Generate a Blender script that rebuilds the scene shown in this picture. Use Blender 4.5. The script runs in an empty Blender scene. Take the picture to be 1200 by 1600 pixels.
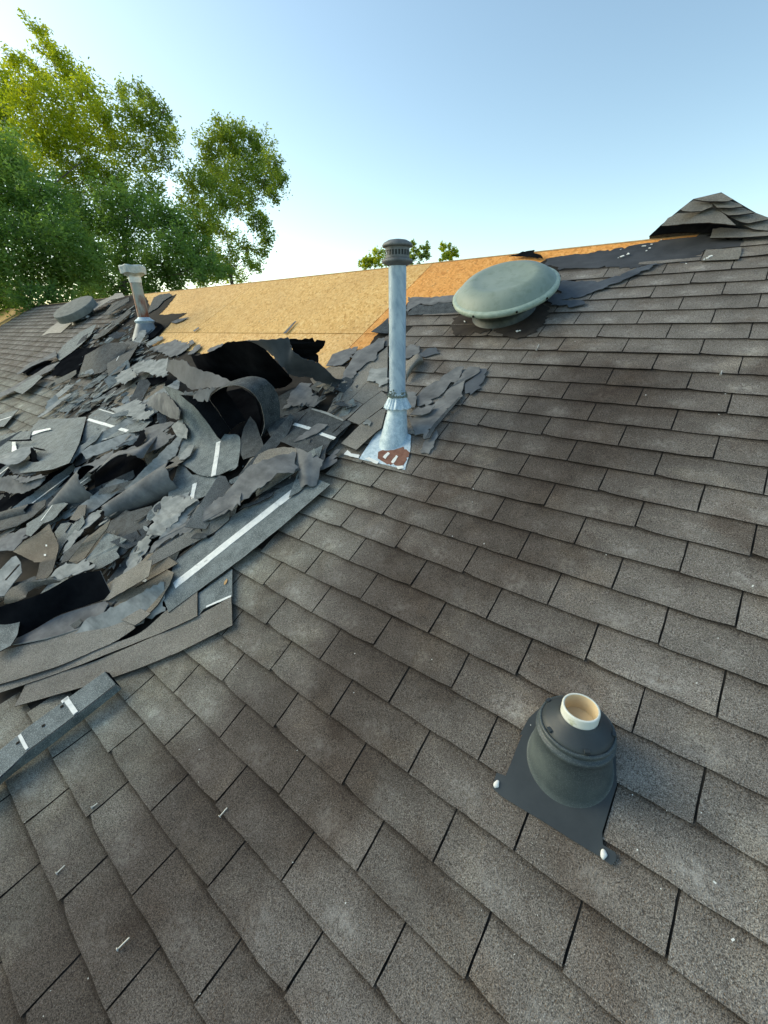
import bpy, math, random
import numpy as np
from mathutils import Vector, Matrix
from mathutils.geometry import tessellate_polygon
random.seed(7); np.random.seed(7)
rnd = random.Random(11)
S = bpy.context.scene
C = S.collection

# ------------------------------------------------------------------ roof frame: a along the ridge, b up the slope, h off the surface (metres)
PITCH = math.radians(29.3026)
CP, SP = math.cos(PITCH), math.sin(PITCH)
EX, TW = 0.127, 0.3063            # exposure of a course, width of a tab
FV, FA = 18.3, 0.3195             # course where the roof breaks to a lower pitch, and by how much
BR, BF = 1.245, -18.3*0.127       # ridge and break line
GROUND = -4.2
def RW(a, b, h=0.0): return Vector((a, b*CP - h*SP, b*SP + h*CP))
def bend(s):
    t = min(max((s/EX - 16.6)/3.4, 0), 1); return FA*t*t*(3 - 2*t)
PROF = [(16.6*EX, -16.6*EX, 0.0)]  # the slope's section where it eases into the lower pitch: (distance, b, h)
while PROF[-1][0] < 34*EX:
    s_, b_, h_ = PROF[-1]; q_ = bend(s_ + 0.01); PROF.append((s_ + 0.02, b_ - 0.02*math.cos(q_), h_ + 0.02*math.sin(q_)))
def roof_pt(a, s, h=0.0):         # a point by its distance s down the slope, across the break
    if s <= PROF[0][0]: return RW(a, -s, h)
    i = min(int((s - PROF[0][0])/0.02), len(PROF) - 2); f = (s - PROF[i][0])/0.02; q = bend(s)
    b = PROF[i][1] + (PROF[i+1][1] - PROF[i][1])*f; z = PROF[i][2] + (PROF[i+1][2] - PROF[i][2])*f
    return RW(a, b + h*math.sin(q), z + h*math.cos(q))

# ------------------------------------------------------------------ camera
CAM_ROWS = ((0.78631569, 0.53206333, -0.31403223), (0.24729616, -0.73684119, -0.62921353), (-0.56617333, 0.41710151, -0.71096701))
CAM_ABH = (0.42322365, -2.01553577, 1.30796899)
F_PX = 649.416
def WV(v): return RW(v[0], v[1], v[2])
EYE = WV(CAM_ABH)
AX, AY, AZ = WV(CAM_ROWS[0]), WV(CAM_ROWS[1]), WV(CAM_ROWS[2])     # right, down, forward in the world
cd = bpy.data.cameras.new('camera')
cam = bpy.data.objects.new('camera', cd); C.objects.link(cam)
cd.sensor_fit = 'VERTICAL'; cd.sensor_height = 36.0; cd.sensor_width = 27.0
cd.lens = 36.0*F_PX/1600.0
cd.clip_start = 0.02; cd.clip_end = 2000
M = Matrix((( AX.x, -AY.x, -AZ.x, EYE.x), (AX.y, -AY.y, -AZ.y, EYE.y), (AX.z, -AY.z, -AZ.z, EYE.z), (0, 0, 0, 1)))
cam.matrix_world = M
S.camera = cam

# ------------------------------------------------------------------ sky, sun, exposure
SUN_EL, SUN_AZ = math.radians(30), math.radians(-108)   # azimuth clockwise from +Y (straight over the ridge)
w = bpy.data.worlds.new('World'); S.world = w; w.use_nodes = True
nt = w.node_tree; bg = nt.nodes['Background']
sky = nt.nodes.new('ShaderNodeTexSky'); sky.sky_type = 'NISHITA'; sky.sun_disc = False
sky.sun_elevation = SUN_EL; sky.sun_rotation = SUN_AZ; sky.air_density = 1.0; sky.dust_density = 1.0; sky.ozone_density = 1.3; sky.altitude = 100
nt.links.new(sky.outputs[0], bg.inputs[0]); bg.inputs[1].default_value = 0.15
sd = bpy.data.lights.new('sun', 'SUN'); sd.energy = 1.0; sd.angle = math.radians(40); sd.color = (1.0, 0.88, 0.72)
sun = bpy.data.objects.new('sun', sd); C.objects.link(sun)
SDIR = Vector((math.sin(SUN_AZ)*math.cos(SUN_EL), math.cos(SUN_AZ)*math.cos(SUN_EL), math.sin(SUN_EL)))
sun.rotation_euler = SDIR.to_track_quat('Z', 'Y').to_euler()
S.view_settings.view_transform = 'Standard'; S.view_settings.look = 'None'
S.view_settings.exposure = 0.86; S.view_settings.gamma = 1.0; S.view_settings.use_curve_mapping = False
S.view_settings.use_white_balance = True; S.view_settings.white_balance_temperature = 7300; S.view_settings.white_balance_tint = -2

# ------------------------------------------------------------------ from a point of the photograph to the place it shows
def ray(x, y): return AX*((x - 600)/F_PX) + AY*((y - 800)/F_PX) + AZ
def rayp(x, y):
    q = [(x - 600)/F_PX, (y - 800)/F_PX, 1.0]
    return [sum(CAM_ROWS[k][i]*q[k] for k in range(3)) for i in range(3)]
def abh(x, y, h=0.0):            # roof coordinates where the sight line meets the surface raised by h
    d = rayp(x, y); k = (h - CAM_ABH[2])/d[2]
    return [CAM_ABH[i] + k*d[i] for i in range(3)]
def P(x, y, h=0.0):
    q = abh(x, y, h)
    if q[1] >= -16.6*EX: return RW(*q)
    d = rayp(x, y); prev = None
    for i in range(len(PROF)):     # walk down the section until the sight line passes under it
        s, b, z = PROF[i]; an = bend(s); b += h*math.sin(an); z += h*math.cos(an)
        # height of the sight line above the section at this b
        k = (b - CAM_ABH[1])/d[1] if abs(d[1]) > 1e-6 else 0
        if k > 0:
            g = CAM_ABH[2] + k*d[2] - z
            if prev is not None and prev[0]*g <= 0:
                f = prev[0]/(prev[0] - g); kk = prev[1] + (k - prev[1])*f
                return RW(*[CAM_ABH[j] + kk*d[j] for j in range(3)])
            prev = (g, k)
    n = (0, math.sin(FA), math.cos(FA)); o = (CAM_ABH[0], CAM_ABH[1] - BF, CAM_ABH[2])
    k = (h - (n[1]*o[1] + n[2]*o[2]))/(n[1]*d[1] + n[2]*d[2])
    return RW(*[CAM_ABH[i] + k*d[i] for i in range(3)])
def PB(x, y, b):                 # where the sight line meets the upright plane at slope coordinate b
    d = rayp(x, y); k = (b - CAM_ABH[1])/d[1]
    return RW(*[CAM_ABH[i] + k*d[i] for i in range(3)])
def PD(x, y, dist): return EYE + ray(x, y)*dist
def px(p):
    v = p - EYE; z = v.dot(AZ)
    if z < 0.02: return None
    return 600 + F_PX*v.dot(AX)/z, 800 + F_PX*v.dot(AY)/z
UPV = Vector((0, 0, 1)); NRM = RW(0, 0, 1); UPSLOPE = RW(0, 1, 0)

# ------------------------------------------------------------------ objects
ORI = {}
def mesh(name, verts, faces, mats, smooth=False, midx=None, uv=None):
    me = bpy.data.meshes.new(name)
    me.from_pydata([tuple(v) for v in verts], [], [tuple(f) for f in faces])
    for m in (mats if isinstance(mats, (list, tuple)) else [mats]): me.materials.append(m)
    if midx is not None: me.polygons.foreach_set('material_index', np.array(midx, dtype=np.int32))
    if smooth: me.polygons.foreach_set('use_smooth', np.ones(len(me.polygons), dtype=bool))
    if uv is not None:
        l = me.uv_layers.new(name='UVMap'); vi = np.zeros(len(me.loops), dtype=np.int32)
        me.loops.foreach_get('vertex_index', vi)
        l.data.foreach_set('uv', np.array(uv, dtype=np.float32)[vi].ravel())
    me.update()
    return me
def link(name, me, parent=None, loc=(0, 0, 0), rot=None, **tags):
    o = bpy.data.objects.new(name, me); C.objects.link(o)
    if parent is not None: o.parent = parent
    o.location = loc
    if rot is not None: o.rotation_euler = rot
    ORI[o] = Vector(loc) + (ORI[parent] if parent is not None else Vector())
    for k, v in tags.items():
        if v: o[k] = v
    return o
def thing(name, label, category, loc, group=None):
    return link(name, None, None, Vector(loc), label=label, category=category, group=group)
def put(name, verts, faces, mats, parent=None, smooth=False, midx=None, uv=None, **tags):
    """one mesh object from world-space vertices; its origin is its own base, or its thing's"""
    verts = [Vector(v) for v in verts]
    if parent is None:
        c = sum(verts, Vector())/len(verts); off = c
        me = mesh(name, [v - c for v in verts], faces, mats, smooth, midx, uv)
        return link(name, me, None, c, **tags)
    off = ORI[parent]
    return link(name, mesh(name, [v - off for v in verts], faces, mats, smooth, midx, uv), parent, **tags)

# ------------------------------------------------------------------ materials
def nmat(name):
    m = bpy.data.materials.new(name); m.use_nodes = True
    t = m.node_tree; b = t.nodes['Principled BSDF']
    return m, t, b
class NT:
    def __init__(s, t): s.t = t
    def n(s, typ, **kw):
        x = s.t.nodes.new(typ)
        for k, v in kw.items():
            if k.startswith('i_'): x.inputs[int(k[2:]) if k[2:].isdigit() else k[2:]].default_value = v
            else: setattr(x, k, v)
        return x
    def l(s, a, b): s.t.links.new(a, b)
    def math(s, op, a, b=None, c=None):
        x = s.n('ShaderNodeMath', operation=op)
        for i, v in enumerate((a, b, c)):
            if v is None: continue
            if hasattr(v, 'links'): s.l(v, x.inputs[i])
            else: x.inputs[i].default_value = v
        return x.outputs[0]
    def noise(s, vec, scale, detail=2, rough=0.5, out=0, dist=0.0):
        x = s.n('ShaderNodeTexNoise'); x.inputs['Scale'].default_value = scale; x.inputs['Detail'].default_value = detail
        x.inputs['Roughness'].default_value = rough; x.inputs['Distortion'].default_value = dist
        if vec is not None: s.l(vec, x.inputs['Vector'])
        return x.outputs[out]
    def ramp(s, fac, stops):
        x = s.n('ShaderNodeValToRGB'); e = x.color_ramp.elements
        while len(e) < len(stops): e.new(0.5)
        for el, (p, c) in zip(e, stops):
            el.position = p; el.color = tuple(c) + (1,) if len(c) == 3 else c
        s.l(fac, x.inputs[0]); return x.outputs[0]
    def rng(s, v, a, b, c, d):
        x = s.n('ShaderNodeMapRange'); s.l(v, x.inputs[0])
        for i, q in enumerate((a, b, c, d)): x.inputs[i+1].default_value = q
        return x.outputs[0]
    def mix(s, fac, a, b, mode='MIX'):
        x = s.n('ShaderNodeMix', data_type='RGBA', blend_type=mode)
        for i, v in ((0, fac), (6, a), (7, b)):
            if hasattr(v, 'links'): s.l(v, x.inputs[i])
            elif isinstance(v, (int, float)): x.inputs[i].default_value = v
            else: x.inputs[i].default_value = tuple(v) + (1,)
        return x.outputs[2]
    def bump(s, h, strength, dist, nrm=None):
        x = s.n('ShaderNodeBump'); x.inputs['Strength'].default_value = strength; x.inputs['Distance'].default_value = dist
        s.l(h, x.inputs['Height'])
        if nrm is not None: s.l(nrm, x.inputs['Normal'])
        return x.outputs[0]
def roofpos(g):
    geo = g.n('ShaderNodeNewGeometry'); mp = g.n('ShaderNodeMapping'); mp.vector_type = 'POINT'
    mp.inputs['Rotation'].default_value = (-PITCH, 0, 0); g.l(geo.outputs['Position'], mp.inputs[0])
    return mp.outputs[0]

def granules(name, tabs, dark=(0.064, 0.056, 0.049), light=(0.325, 0.298, 0.264), fleck=(0.52, 0.50, 0.46)):
    m, t, b = nmat(name); g = NT(t); p = roofpos(g)
    fine = g.noise(p, 430, 1, 0.6); mid = g.noise(p, 200, 2, 0.6); big = g.noise(p, 7, 3, 0.6); huge = g.noise(p, 1.1, 3, 0.55)
    f = g.math('ADD', g.math('MULTIPLY', fine, 0.70), g.math('MULTIPLY', mid, 0.30))
    f = g.rng(f, 0.37, 0.66, 0.0, 1.0)
    col = g.mix(f, dark, light)
    # wear: paler, dusty places and browner ones
    def tint(f, c):
        return g.mix(f, col, g.mix(1.0, col, c, 'MULTIPLY'))
    col = tint(g.rng(big, 0.38, 0.72, 0.0, 0.7), (1.5, 1.5, 1.5))
    col = tint(g.rng(huge, 0.45, 0.68, 0.0, 0.7), (0.66, 0.62, 0.60))
    vo = g.n('ShaderNodeTexVoronoi'); vo.inputs['Scale'].default_value = 300; g.l(p, vo.inputs['Vector'])
    sep = g.n('ShaderNodeSeparateColor'); g.l(vo.outputs['Color'], sep.inputs[0])
    fl = g.math('MULTIPLY', g.math('GREATER_THAN', sep.outputs[0], 0.86), g.math('LESS_THAN', vo.outputs['Distance'], 0.34))
    col = g.mix(g.math('MULTIPLY', fl, 0.62), col, fleck)
    br = g.math('MULTIPLY', g.math('LESS_THAN', sep.outputs[1], 0.10), g.math('LESS_THAN', vo.outputs['Distance'], 0.40))
    col = g.mix(g.math('MULTIPLY', br, 0.6), col, (0.16, 0.10, 0.055))
    if tabs:
        sx = g.n('ShaderNodeSeparateXYZ'); g.l(p, sx.inputs[0]); a, bb = sx.outputs[0], sx.outputs[1]
        v = g.math('DIVIDE', bb, -EX); over = g.math('MAXIMUM', g.math('SUBTRACT', v, FV), 0.0)
        v = g.math('ADD', v, g.math('MULTIPLY', over, 1/math.cos(FA) - 1))
        row = g.math('FLOOR', v); par = g.math('MULTIPLY', g.math('PINGPONG', row, 1.0), 0.5)
        colm = g.math('FLOOR', g.math('ADD', g.math('DIVIDE', a, TW), g.math('SUBTRACT', 0.5, par)))
        cv = g.n('ShaderNodeCombineXYZ'); g.l(colm, cv.inputs[0]); g.l(row, cv.inputs[1])
        wn = g.n('ShaderNodeTexWhiteNoise', noise_dimensions='2D'); g.l(cv.outputs[0], wn.inputs[0])
        tone = g.rng(wn.outputs[0], 0, 1, 0.90, 1.12)
        tv = g.n('ShaderNodeCombineColor')
        for i in range(3): g.l(tone, tv.inputs[i])
        col = g.mix(1.0, col, tv.outputs[0], 'MULTIPLY')
        # the scuffed pale spot low on each tab, and a darker tone rising towards the butt above
        uvn = g.n('ShaderNodeUVMap'); us = g.n('ShaderNodeSeparateXYZ'); g.l(uvn.outputs[0], us.inputs[0])
        du = g.math('SUBTRACT', us.outputs[0], g.rng(wn.outputs[0], 0, 1, 0.42, 0.62)); dv = g.math('SUBTRACT', us.outputs[1], 0.30)
        d2 = g.math('ADD', g.math('MULTIPLY', du, du), g.math('MULTIPLY', g.math('MULTIPLY', dv, dv), 0.55))
        spot = g.math('MULTIPLY', g.rng(d2, 0.0, 0.05, 1.0, 0.0), g.rng(g.noise(p, 48, 4, 0.8), 0.42, 0.66, 0.0, 1.0))
        spot = g.math('MULTIPLY', spot, g.rng(wn.outputs[0], 0.1, 0.9, 0.45, 1.0))
        col = g.mix(g.math('MULTIPLY', spot, 0.62), col, (0.52, 0.505, 0.47))
        top_dark = g.math('MULTIPLY', g.rng(us.outputs[1], 0.55, 1.0, 0.0, 1.0), g.rng(g.noise(p, 9, 3, 0.6), 0.35, 0.7, 0.25, 1.0))
        col = tint(top_dark, (0.52, 0.48, 0.45))
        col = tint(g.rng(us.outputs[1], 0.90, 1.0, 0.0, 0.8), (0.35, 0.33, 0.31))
        # a soft brownish band of shade painted down from beside the domed vent (wandering)
        bw = g.math('ADD', a, g.math('MULTIPLY', g.math('SUBTRACT', g.noise(p, 2.2, 3, 0.6), 0.5), 0.9))
        cx = g.math('ADD', g.math('MULTIPLY', bb, 0.19), 0.05)
        band = g.rng(g.math('ABSOLUTE', g.math('SUBTRACT', bw, cx)), 0.10, 0.62, 1.0, 0.0)
        band = g.math('MULTIPLY', band, g.rng(bb, -0.15, 0.12, 1.0, 0.0))
        col = tint(band, (0.47, 0.43, 0.41))
        wx = g.noise(p, 2.6, 4, 0.6, dist=0.8)
        col = tint(g.rng(wx, 0.50, 0.64, 0.0, 0.85), (0.70, 0.64, 0.60))
        col = tint(g.rng(g.noise(p, 3.4, 4, 0.65, dist=0.5), 0.55, 0.70, 0.0, 0.8), (1.4, 1.38, 1.3))
        # greener, paler film towards the torn side
        left = g.math('MULTIPLY', g.rng(bw, -1.05, -0.60, 1.0, 0.0), g.rng(bb, -0.8, -1.1, 0.0, 1.0))
        col = tint(left, (1.20, 1.28, 1.22))
    g.l(col, b.inputs['Base Color']); b.inputs['Roughness'].default_value = 0.93; b.inputs['Specular IOR Level'].default_value = 0.25
    hgt = g.math('ADD', fine, g.math('MULTIPLY', mid, 0.8))
    g.l(g.bump(hgt, 0.9, 0.003), b.inputs['Normal'])
    return m
def plain(name, c1, c2, scale=9, rough=0.8, spec=0.3, metal=0.0, bumpd=0.0, bscale=60, fleck=None, fscale=150, fdens=0.9, streak=None, aniso=None):
    m, t, b = nmat(name); g = NT(t); p = roofpos(g)
    n1 = g.noise(p, scale, 5, 0.62)
    col = g.mix(g.rng(n1, 0.34, 0.66, 0, 1), c1, c2)
    if streak:
        mp = g.n('ShaderNodeMapping'); mp.inputs['Scale'].default_value = streak[0]; g.l(p, mp.inputs[0])
        col = g.mix(g.rng(g.noise(mp.outputs[0], streak[1], 4, 0.6), streak[3], streak[4], 0, streak[5]), col, streak[2])
    if fleck:
        vo = g.n('ShaderNodeTexVoronoi'); vo.inputs['Scale'].default_value = fscale; g.l(p, vo.inputs['Vector'])
        sep = g.n('ShaderNodeSeparateColor'); g.l(vo.outputs['Color'], sep.inputs[0])
        fl = g.math('MULTIPLY', g.math('GREATER_THAN', sep.outputs[0], fdens), g.math('LESS_THAN', vo.outputs['Distance'], 0.42))
        col = g.mix(g.math('MULTIPLY', fl, 0.8), col, fleck)
    g.l(col, b.inputs['Base Color']); b.inputs['Roughness'].default_value = rough; b.inputs['Specular IOR Level'].default_value = spec
    b.inputs['Metallic'].default_value = metal
    if bumpd: g.l(g.bump(g.noise(p, bscale, 4, 0.7), 0.6, bumpd), b.inputs['Normal'])
    return m
def osb_mat():
    m, t, b = nmat('osb'); g = NT(t); p = roofpos(g)
    col = None; hs = []
    for k, (rz, sc, sx, sy) in enumerate(((0.5, 1, 24, 60), (-0.7, 1, 28, 66), (1.45, 1, 26, 62), (2.2, 1, 32, 70))):
        mp = g.n('ShaderNodeMapping'); mp.inputs['Rotation'].default_value = (0, 0, rz); mp.inputs['Scale'].default_value = (1/sx, 1/sy, .05)
        mp.inputs['Location'].default_value = (k*3.7, k*1.9, 0); mp.vector_type = 'TEXTURE'
        g.l(p, mp.inputs[0])
        vo = g.n('ShaderNodeTexVoronoi'); vo.inputs['Scale'].default_value = 1.0; vo.inputs['Randomness'].default_value = 1.0; g.l(mp.outputs[0], vo.inputs['Vector'])
        sep = g.n('ShaderNodeSeparateColor'); g.l(vo.outputs['Color'], sep.inputs[0])
        cc = g.ramp(sep.outputs[0], [(0.0, (0.60, 0.34, 0.11)), (0.3, (0.76, 0.48, 0.18)), (0.65, (0.83, 0.55, 0.23)), (1.0, (0.90, 0.66, 0.32))])
        if col is None: col = cc
        else: col = g.mix(g.math('GREATER_THAN', sep.outputs[1], 0.58), col, cc)
        hs.append(sep.outputs[2])
    oi = g.n('ShaderNodeObjectInfo')
    col = g.mix(1.0, col, oi.outputs['Color'], 'MULTIPLY')
    col = g.mix(g.rng(g.noise(p, 1.3, 4, 0.6), 0.42, 0.72, 0, 0.35), col, (0.50, 0.28, 0.11))
    col = g.mix(g.rng(g.noise(p, 34, 3, 0.7), 0.60, 0.74, 0, 0.7), col, (0.20, 0.11, 0.05))
    g.l(col, b.inputs['Base Color']); b.inputs['Roughness'].default_value = 0.75; b.inputs['Specular IOR Level'].default_value = 0.25
    g.l(g.bump(g.math('ADD', hs[0], hs[1]), 0.25, 0.0008), b.inputs['Normal'])
    return m
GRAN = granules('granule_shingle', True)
GRANL = granules('granule_loose', False, (0.10, 0.093, 0.080), (0.36, 0.34, 0.30))
GRANT = granules('granule_tan', False, (0.11, 0.094, 0.072), (0.36, 0.315, 0.25))
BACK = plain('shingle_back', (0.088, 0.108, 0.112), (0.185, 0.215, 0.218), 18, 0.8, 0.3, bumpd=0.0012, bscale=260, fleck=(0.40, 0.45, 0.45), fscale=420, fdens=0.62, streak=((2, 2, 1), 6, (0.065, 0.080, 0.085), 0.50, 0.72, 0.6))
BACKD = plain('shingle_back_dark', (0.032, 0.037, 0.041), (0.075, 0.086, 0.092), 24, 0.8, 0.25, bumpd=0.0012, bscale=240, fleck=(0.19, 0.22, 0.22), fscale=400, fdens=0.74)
FELT = plain('felt_grey', (0.125, 0.130, 0.135), (0.225, 0.230, 0.230), 11, 0.9, 0.2, bumpd=0.005, bscale=16, streak=((1, 3, 1), 4, (0.075, 0.077, 0.080), 0.48, 0.72, 0.6))
FELTL = plain('felt_pale', (0.21, 0.225, 0.22), (0.38, 0.39, 0.375), 12, 0.92, 0.15, bumpd=0.003, bscale=24, streak=((1, 4, 1), 6, (0.10, 0.105, 0.105), 0.52, 0.74, 0.6))
FELTB = plain('felt_blue', (0.050, 0.060, 0.073), (0.098, 0.112, 0.130), 6, 0.75, 0.3, bumpd=0.004, bscale=14)
BLACK = plain('asphalt_and_shade_black', (0.005, 0.0055, 0.007), (0.012, 0.013, 0.015), 7, 1.0, 0.0, bumpd=0.002, bscale=40)  # asphalt backs, and the colour of the shade sheets in the hollows
UNDER = plain('underlayment', (0.030, 0.033, 0.037), (0.062, 0.066, 0.073), 4, 0.7, 0.35, bumpd=0.003, bscale=12, streak=((1, 5, 1), 5, (0.10, 0.105, 0.11), 0.58, 0.8, 0.6))
SLOT = plain('slot_dark', (0.016, 0.013, 0.011), (0.026, 0.022, 0.018), 30, 0.9, 0.1)
UNDERD = plain('underlayment_shaded', (0.018, 0.016, 0.014), (0.034, 0.030, 0.026), 9, 0.9, 0.15, bumpd=0.003, bscale=30)  # underlayment darkened so the gaps under the debris look shadowed
TAPE = plain('adhesive_strip', (0.62, 0.66, 0.66), (0.80, 0.82, 0.80), 30, 0.55, 0.4, streak=((8, 8, 1), 5, (0.30, 0.33, 0.34), 0.60, 0.70, 0.8))
GALV = plain('galvanized', (0.44, 0.57, 0.69), (0.58, 0.71, 0.82), 9, 0.4, 0.5, metal=0.2, streak=((14, 14, 0.4), 3, (0.30, 0.42, 0.56), 0.45, 0.65, 0.8))
GALVW = plain('galvanized_worn', (0.36, 0.48, 0.56), (0.60, 0.71, 0.78), 40, 0.6, 0.4, metal=0.3, bumpd=0.001, bscale=90, fleck=(0.74, 0.8, 0.83), fscale=230, fdens=0.7)
CAPM = plain('cap_grey', (0.12, 0.125, 0.125), (0.22, 0.225, 0.22), 25, 0.6, 0.4, metal=0.2)
RUST = plain('rust', (0.16, 0.075, 0.055), (0.25, 0.13, 0.095), 30, 0.85, 0.2, bumpd=0.001, bscale=120)
WHITE = plain('white_caulk', (0.70, 0.72, 0.70), (0.82, 0.82, 0.78), 30, 0.6, 0.4, bumpd=0.002, bscale=160)
DOME = plain('dome_paint', (0.215, 0.270, 0.225), (0.285, 0.335, 0.285), 3.5, 0.5, 0.45, streak=((1, 1, 1), 22, (0.15, 0.195, 0.14), 0.50, 0.70, 0.45), bumpd=0.0004, bscale=200)
DOMER = plain('dome_rim_paint', (0.30, 0.38, 0.315), (0.42, 0.50, 0.42), 30, 0.5, 0.45, streak=((1, 1, 1), 40, (0.18, 0.24, 0.18), 0.5, 0.7, 0.5))
DARKM = plain('dark_metal', (0.03, 0.04, 0.04), (0.07, 0.085, 0.08), 30, 0.5, 0.5)
RUBBER = plain('boot_plastic', (0.022, 0.029, 0.033), (0.042, 0.052, 0.056), 6, 0.5, 0.5, bumpd=0.0006, bscale=80)
RUBDUST = plain('boot_dusty', (0.038, 0.052, 0.058), (0.080, 0.102, 0.104), 7, 0.5, 0.5, bumpd=0.0004, bscale=160, streak=((1, 1, 1), 5, (0.125, 0.15, 0.145), 0.50, 0.72, 0.7), fleck=(0.14, 0.17, 0.165), fscale=500, fdens=0.6)
PVC = plain('pvc_white', (0.66, 0.68, 0.60), (0.78, 0.79, 0.72), 20, 0.45, 0.5, streak=((1, 1, 1), 30, (0.30, 0.32, 0.12), 0.60, 0.72, 0.6))
PVCIN = plain('pvc_stained', (0.66, 0.50, 0.30), (0.76, 0.62, 0.40), 14, 0.6, 0.4)
WOOD = plain('wood_edge', (0.42, 0.27, 0.13), (0.60, 0.43, 0.24), 30, 0.8, 0.2)
OSB = osb_mat()

# ------------------------------------------------------------------ sheets and torn pieces
def jagged(pts, amp, seg=0.02, r=None):
    """a closed outline with its edges broken up"""
    r = r or rnd; out = []
    n = len(pts); c = sum(pts, Vector())/n
    nr = Vector((0, 0, 0))
    for i in range(n): nr += (pts[i] - c).cross(pts[(i+1) % n] - c)
    nr = nr.normalized() if nr.length > 1e-9 else NRM
    for i in range(n):
        p, q = pts[i], pts[(i+1) % n]; L = (q - p).length
        k = max(1, min(22, int(L/(seg*.75))))
        d = (q - p).cross(nr).normalized() if L > 1e-6 else Vector()
        out.append(p)
        ph = 0.0
        for j in range(1, k):
            t = j/k
            if amp > .0025:      # torn: held steps, sudden notches, a few long teeth
                if r.random() < .34: ph = r.uniform(-1, 1)*amp*1.3
                sp = r.choice((2.2, -2.6))*amp if r.random() < .13 else 0.0
                out.append(p.lerp(q, t + r.uniform(-.35, .35)/k) + d*(ph + sp + r.uniform(-.25, .25)*amp))
            else:
                ph = 0.6*ph + r.uniform(-1, 1)*amp; out.append(p.lerp(q, t + r.uniform(-.25, .25)/k) + d*ph)
    return out
def slab(pts, thick, down=None):
    """vertices, faces and material indices of a thin sheet with an outline of its own"""
    down = down or -NRM
    n = len(pts); tris = tessellate_polygon([[Vector(p) for p in flat2(pts)]])
    vs = list(pts) + [p + down*thick for p in pts]
    fs, mi = [], []
    f2 = flat2(pts)
    for t in tris:
        a, b, c = t
        ar = (f2[b] - f2[a]).cross(f2[c] - f2[a]).z
        if abs(ar) < 1e-12: continue
        if ar < 0: a, b, c = a, c, b
        fs.append((a, b, c)); mi.append(0); fs.append((a + n, c + n, b + n)); mi.append(1)
    for i in range(n):
        j = (i+1) % n
        fs.append((i, i + n, j + n, j)); mi.append(2)
    return vs, fs, mi
def flat2(pts):
    c = sum(pts, Vector())/len(pts); nr = Vector((0, 0, 0)); n = len(pts)
    for i in range(n): nr += (pts[i] - c).cross(pts[(i+1) % n] - c)
    nr.normalize()
    if nr.dot(AZ) > 0: nr = -nr
    u = nr.orthogonal().normalized(); v = nr.cross(u)
    return [Vector(((p - c).dot(u), (p - c).dot(v), 0)) for p in pts]
def cr(p0, p1, p2, p3, t):
    return 0.5*((2*p1) + (p2 - p0)*t + (2*p0 - 5*p1 + 4*p2 - p3)*t*t + (3*p1 - p0 - 3*p2 + p3)*t*t*t)
def dens(row, k):
    n = len(row); out = []
    if n == 1: return row
    for i in range(n - 1):
        a = row[max(i-1, 0)]; d = row[min(i+2, n-1)]
        for j in range(k): out.append(cr(a, row[i], row[i+1], d, j/k))
    out.append(row[-1]); return out
def surf(rows, ku=4, kv=4, thick=0.003, jag=0.0, sharp_v=False, flip=False):
    ku, kv = int(ku*1.75), int(kv*1.75)
    g = [dens(r, ku) for r in rows]
    cols = list(zip(*g)); cols = [dens(list(c), 1 if sharp_v else kv) for c in cols]
    g = [list(r) for r in zip(*cols)]; m, n = len(g), len(g[0])
    if jag:
        ph = 0.0
        for i in range(m):
            for j in range(n):
                if i in (0, m-1) or j in (0, n-1):
                    ii = min(max(i, 1), m-2) if m > 2 else i; jj = min(max(j, 1), n-2) if n > 2 else j
                    d = (g[i][j] - g[ii][jj])
                    if d.length > 1e-6:
                        ph = 0.55*ph + rnd.uniform(-1, .8); g[i][j] = g[i][j] + d.normalized()*max(-1.5*d.length*.6, ph*jag*1.3)
    vs = [p for r in g for p in r]; N = m*n; nrm = []
    for i in range(m):
        for j in range(n):
            du = g[i][min(j+1, n-1)] - g[i][max(j-1, 0)]; dv = g[min(i+1, m-1)][j] - g[max(i-1, 0)][j]
            q = du.cross(dv); nrm.append(q.normalized() if q.length > 1e-12 else NRM)
    vs += [p - nn*thick for p, nn in zip(vs, nrm)]
    fs, mi = [], []
    for i in range(m-1):
        for j in range(n-1):
            a, b, c, d = i*n+j, i*n+j+1, (i+1)*n+j+1, (i+1)*n+j
            fs.append((a, b, c, d)); mi.append(0); fs.append((a+N, d+N, c+N, b+N)); mi.append(1)
    face = sum((nn if not flip else -nn).dot((EYE - p).normalized()) for p, nn in zip(vs[:N], nrm))
    if face < 0: mi = [1 - q for q in mi]
    edge = [j for j in range(n)] + [i*n+n-1 for i in range(1, m)] + [(m-1)*n+j for j in range(n-2, -1, -1)] + [i*n for i in range(m-2, 0, -1)]
    b0 = len(vs); E_ = len(edge); vs += [vs[a] for a in edge] + [vs[a+N] for a in edge]
    for k in range(E_):
        a, b = b0 + k, b0 + (k+1) % E_; fs.append((a, a+E_, b+E_, b)); mi.append(2)
    return vs, fs, mi, g
def gpt(g, s, t):
    i = s*(len(g)-1); j = t*(len(g[0])-1); a, b = int(min(i, len(g)-2)), int(min(j, len(g[0])-2)); fi, fj = i-a, j-b
    return g[a][b].lerp(g[a][b+1], fj).lerp(g[a+1][b].lerp(g[a+1][b+1], fj), fi)
TILES = {'0': (0, 0, 1), '1': (0, 440, 6), '2': (0, 600, 6), '3': (0, 780, 6), '4': (0, 950, 4.8), '5': (180, 420, 6), '6': (180, 600, 6),
         '7': (180, 780, 6), '8': (380, 500, 5.4545), '9': (380, 680, 5.4545), 'a': (520, 500, 4.6154), 'b': (560, 350, 5), 'c': (700, 350, 4.8), 'd': (950, 280, 4.8)}
def TP(tile, xs):
    x0, y0, s = TILES[tile]; return [(x0 + xs[i]/s, y0 + xs[i+1]/s) for i in range(0, len(xs), 2)]
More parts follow.
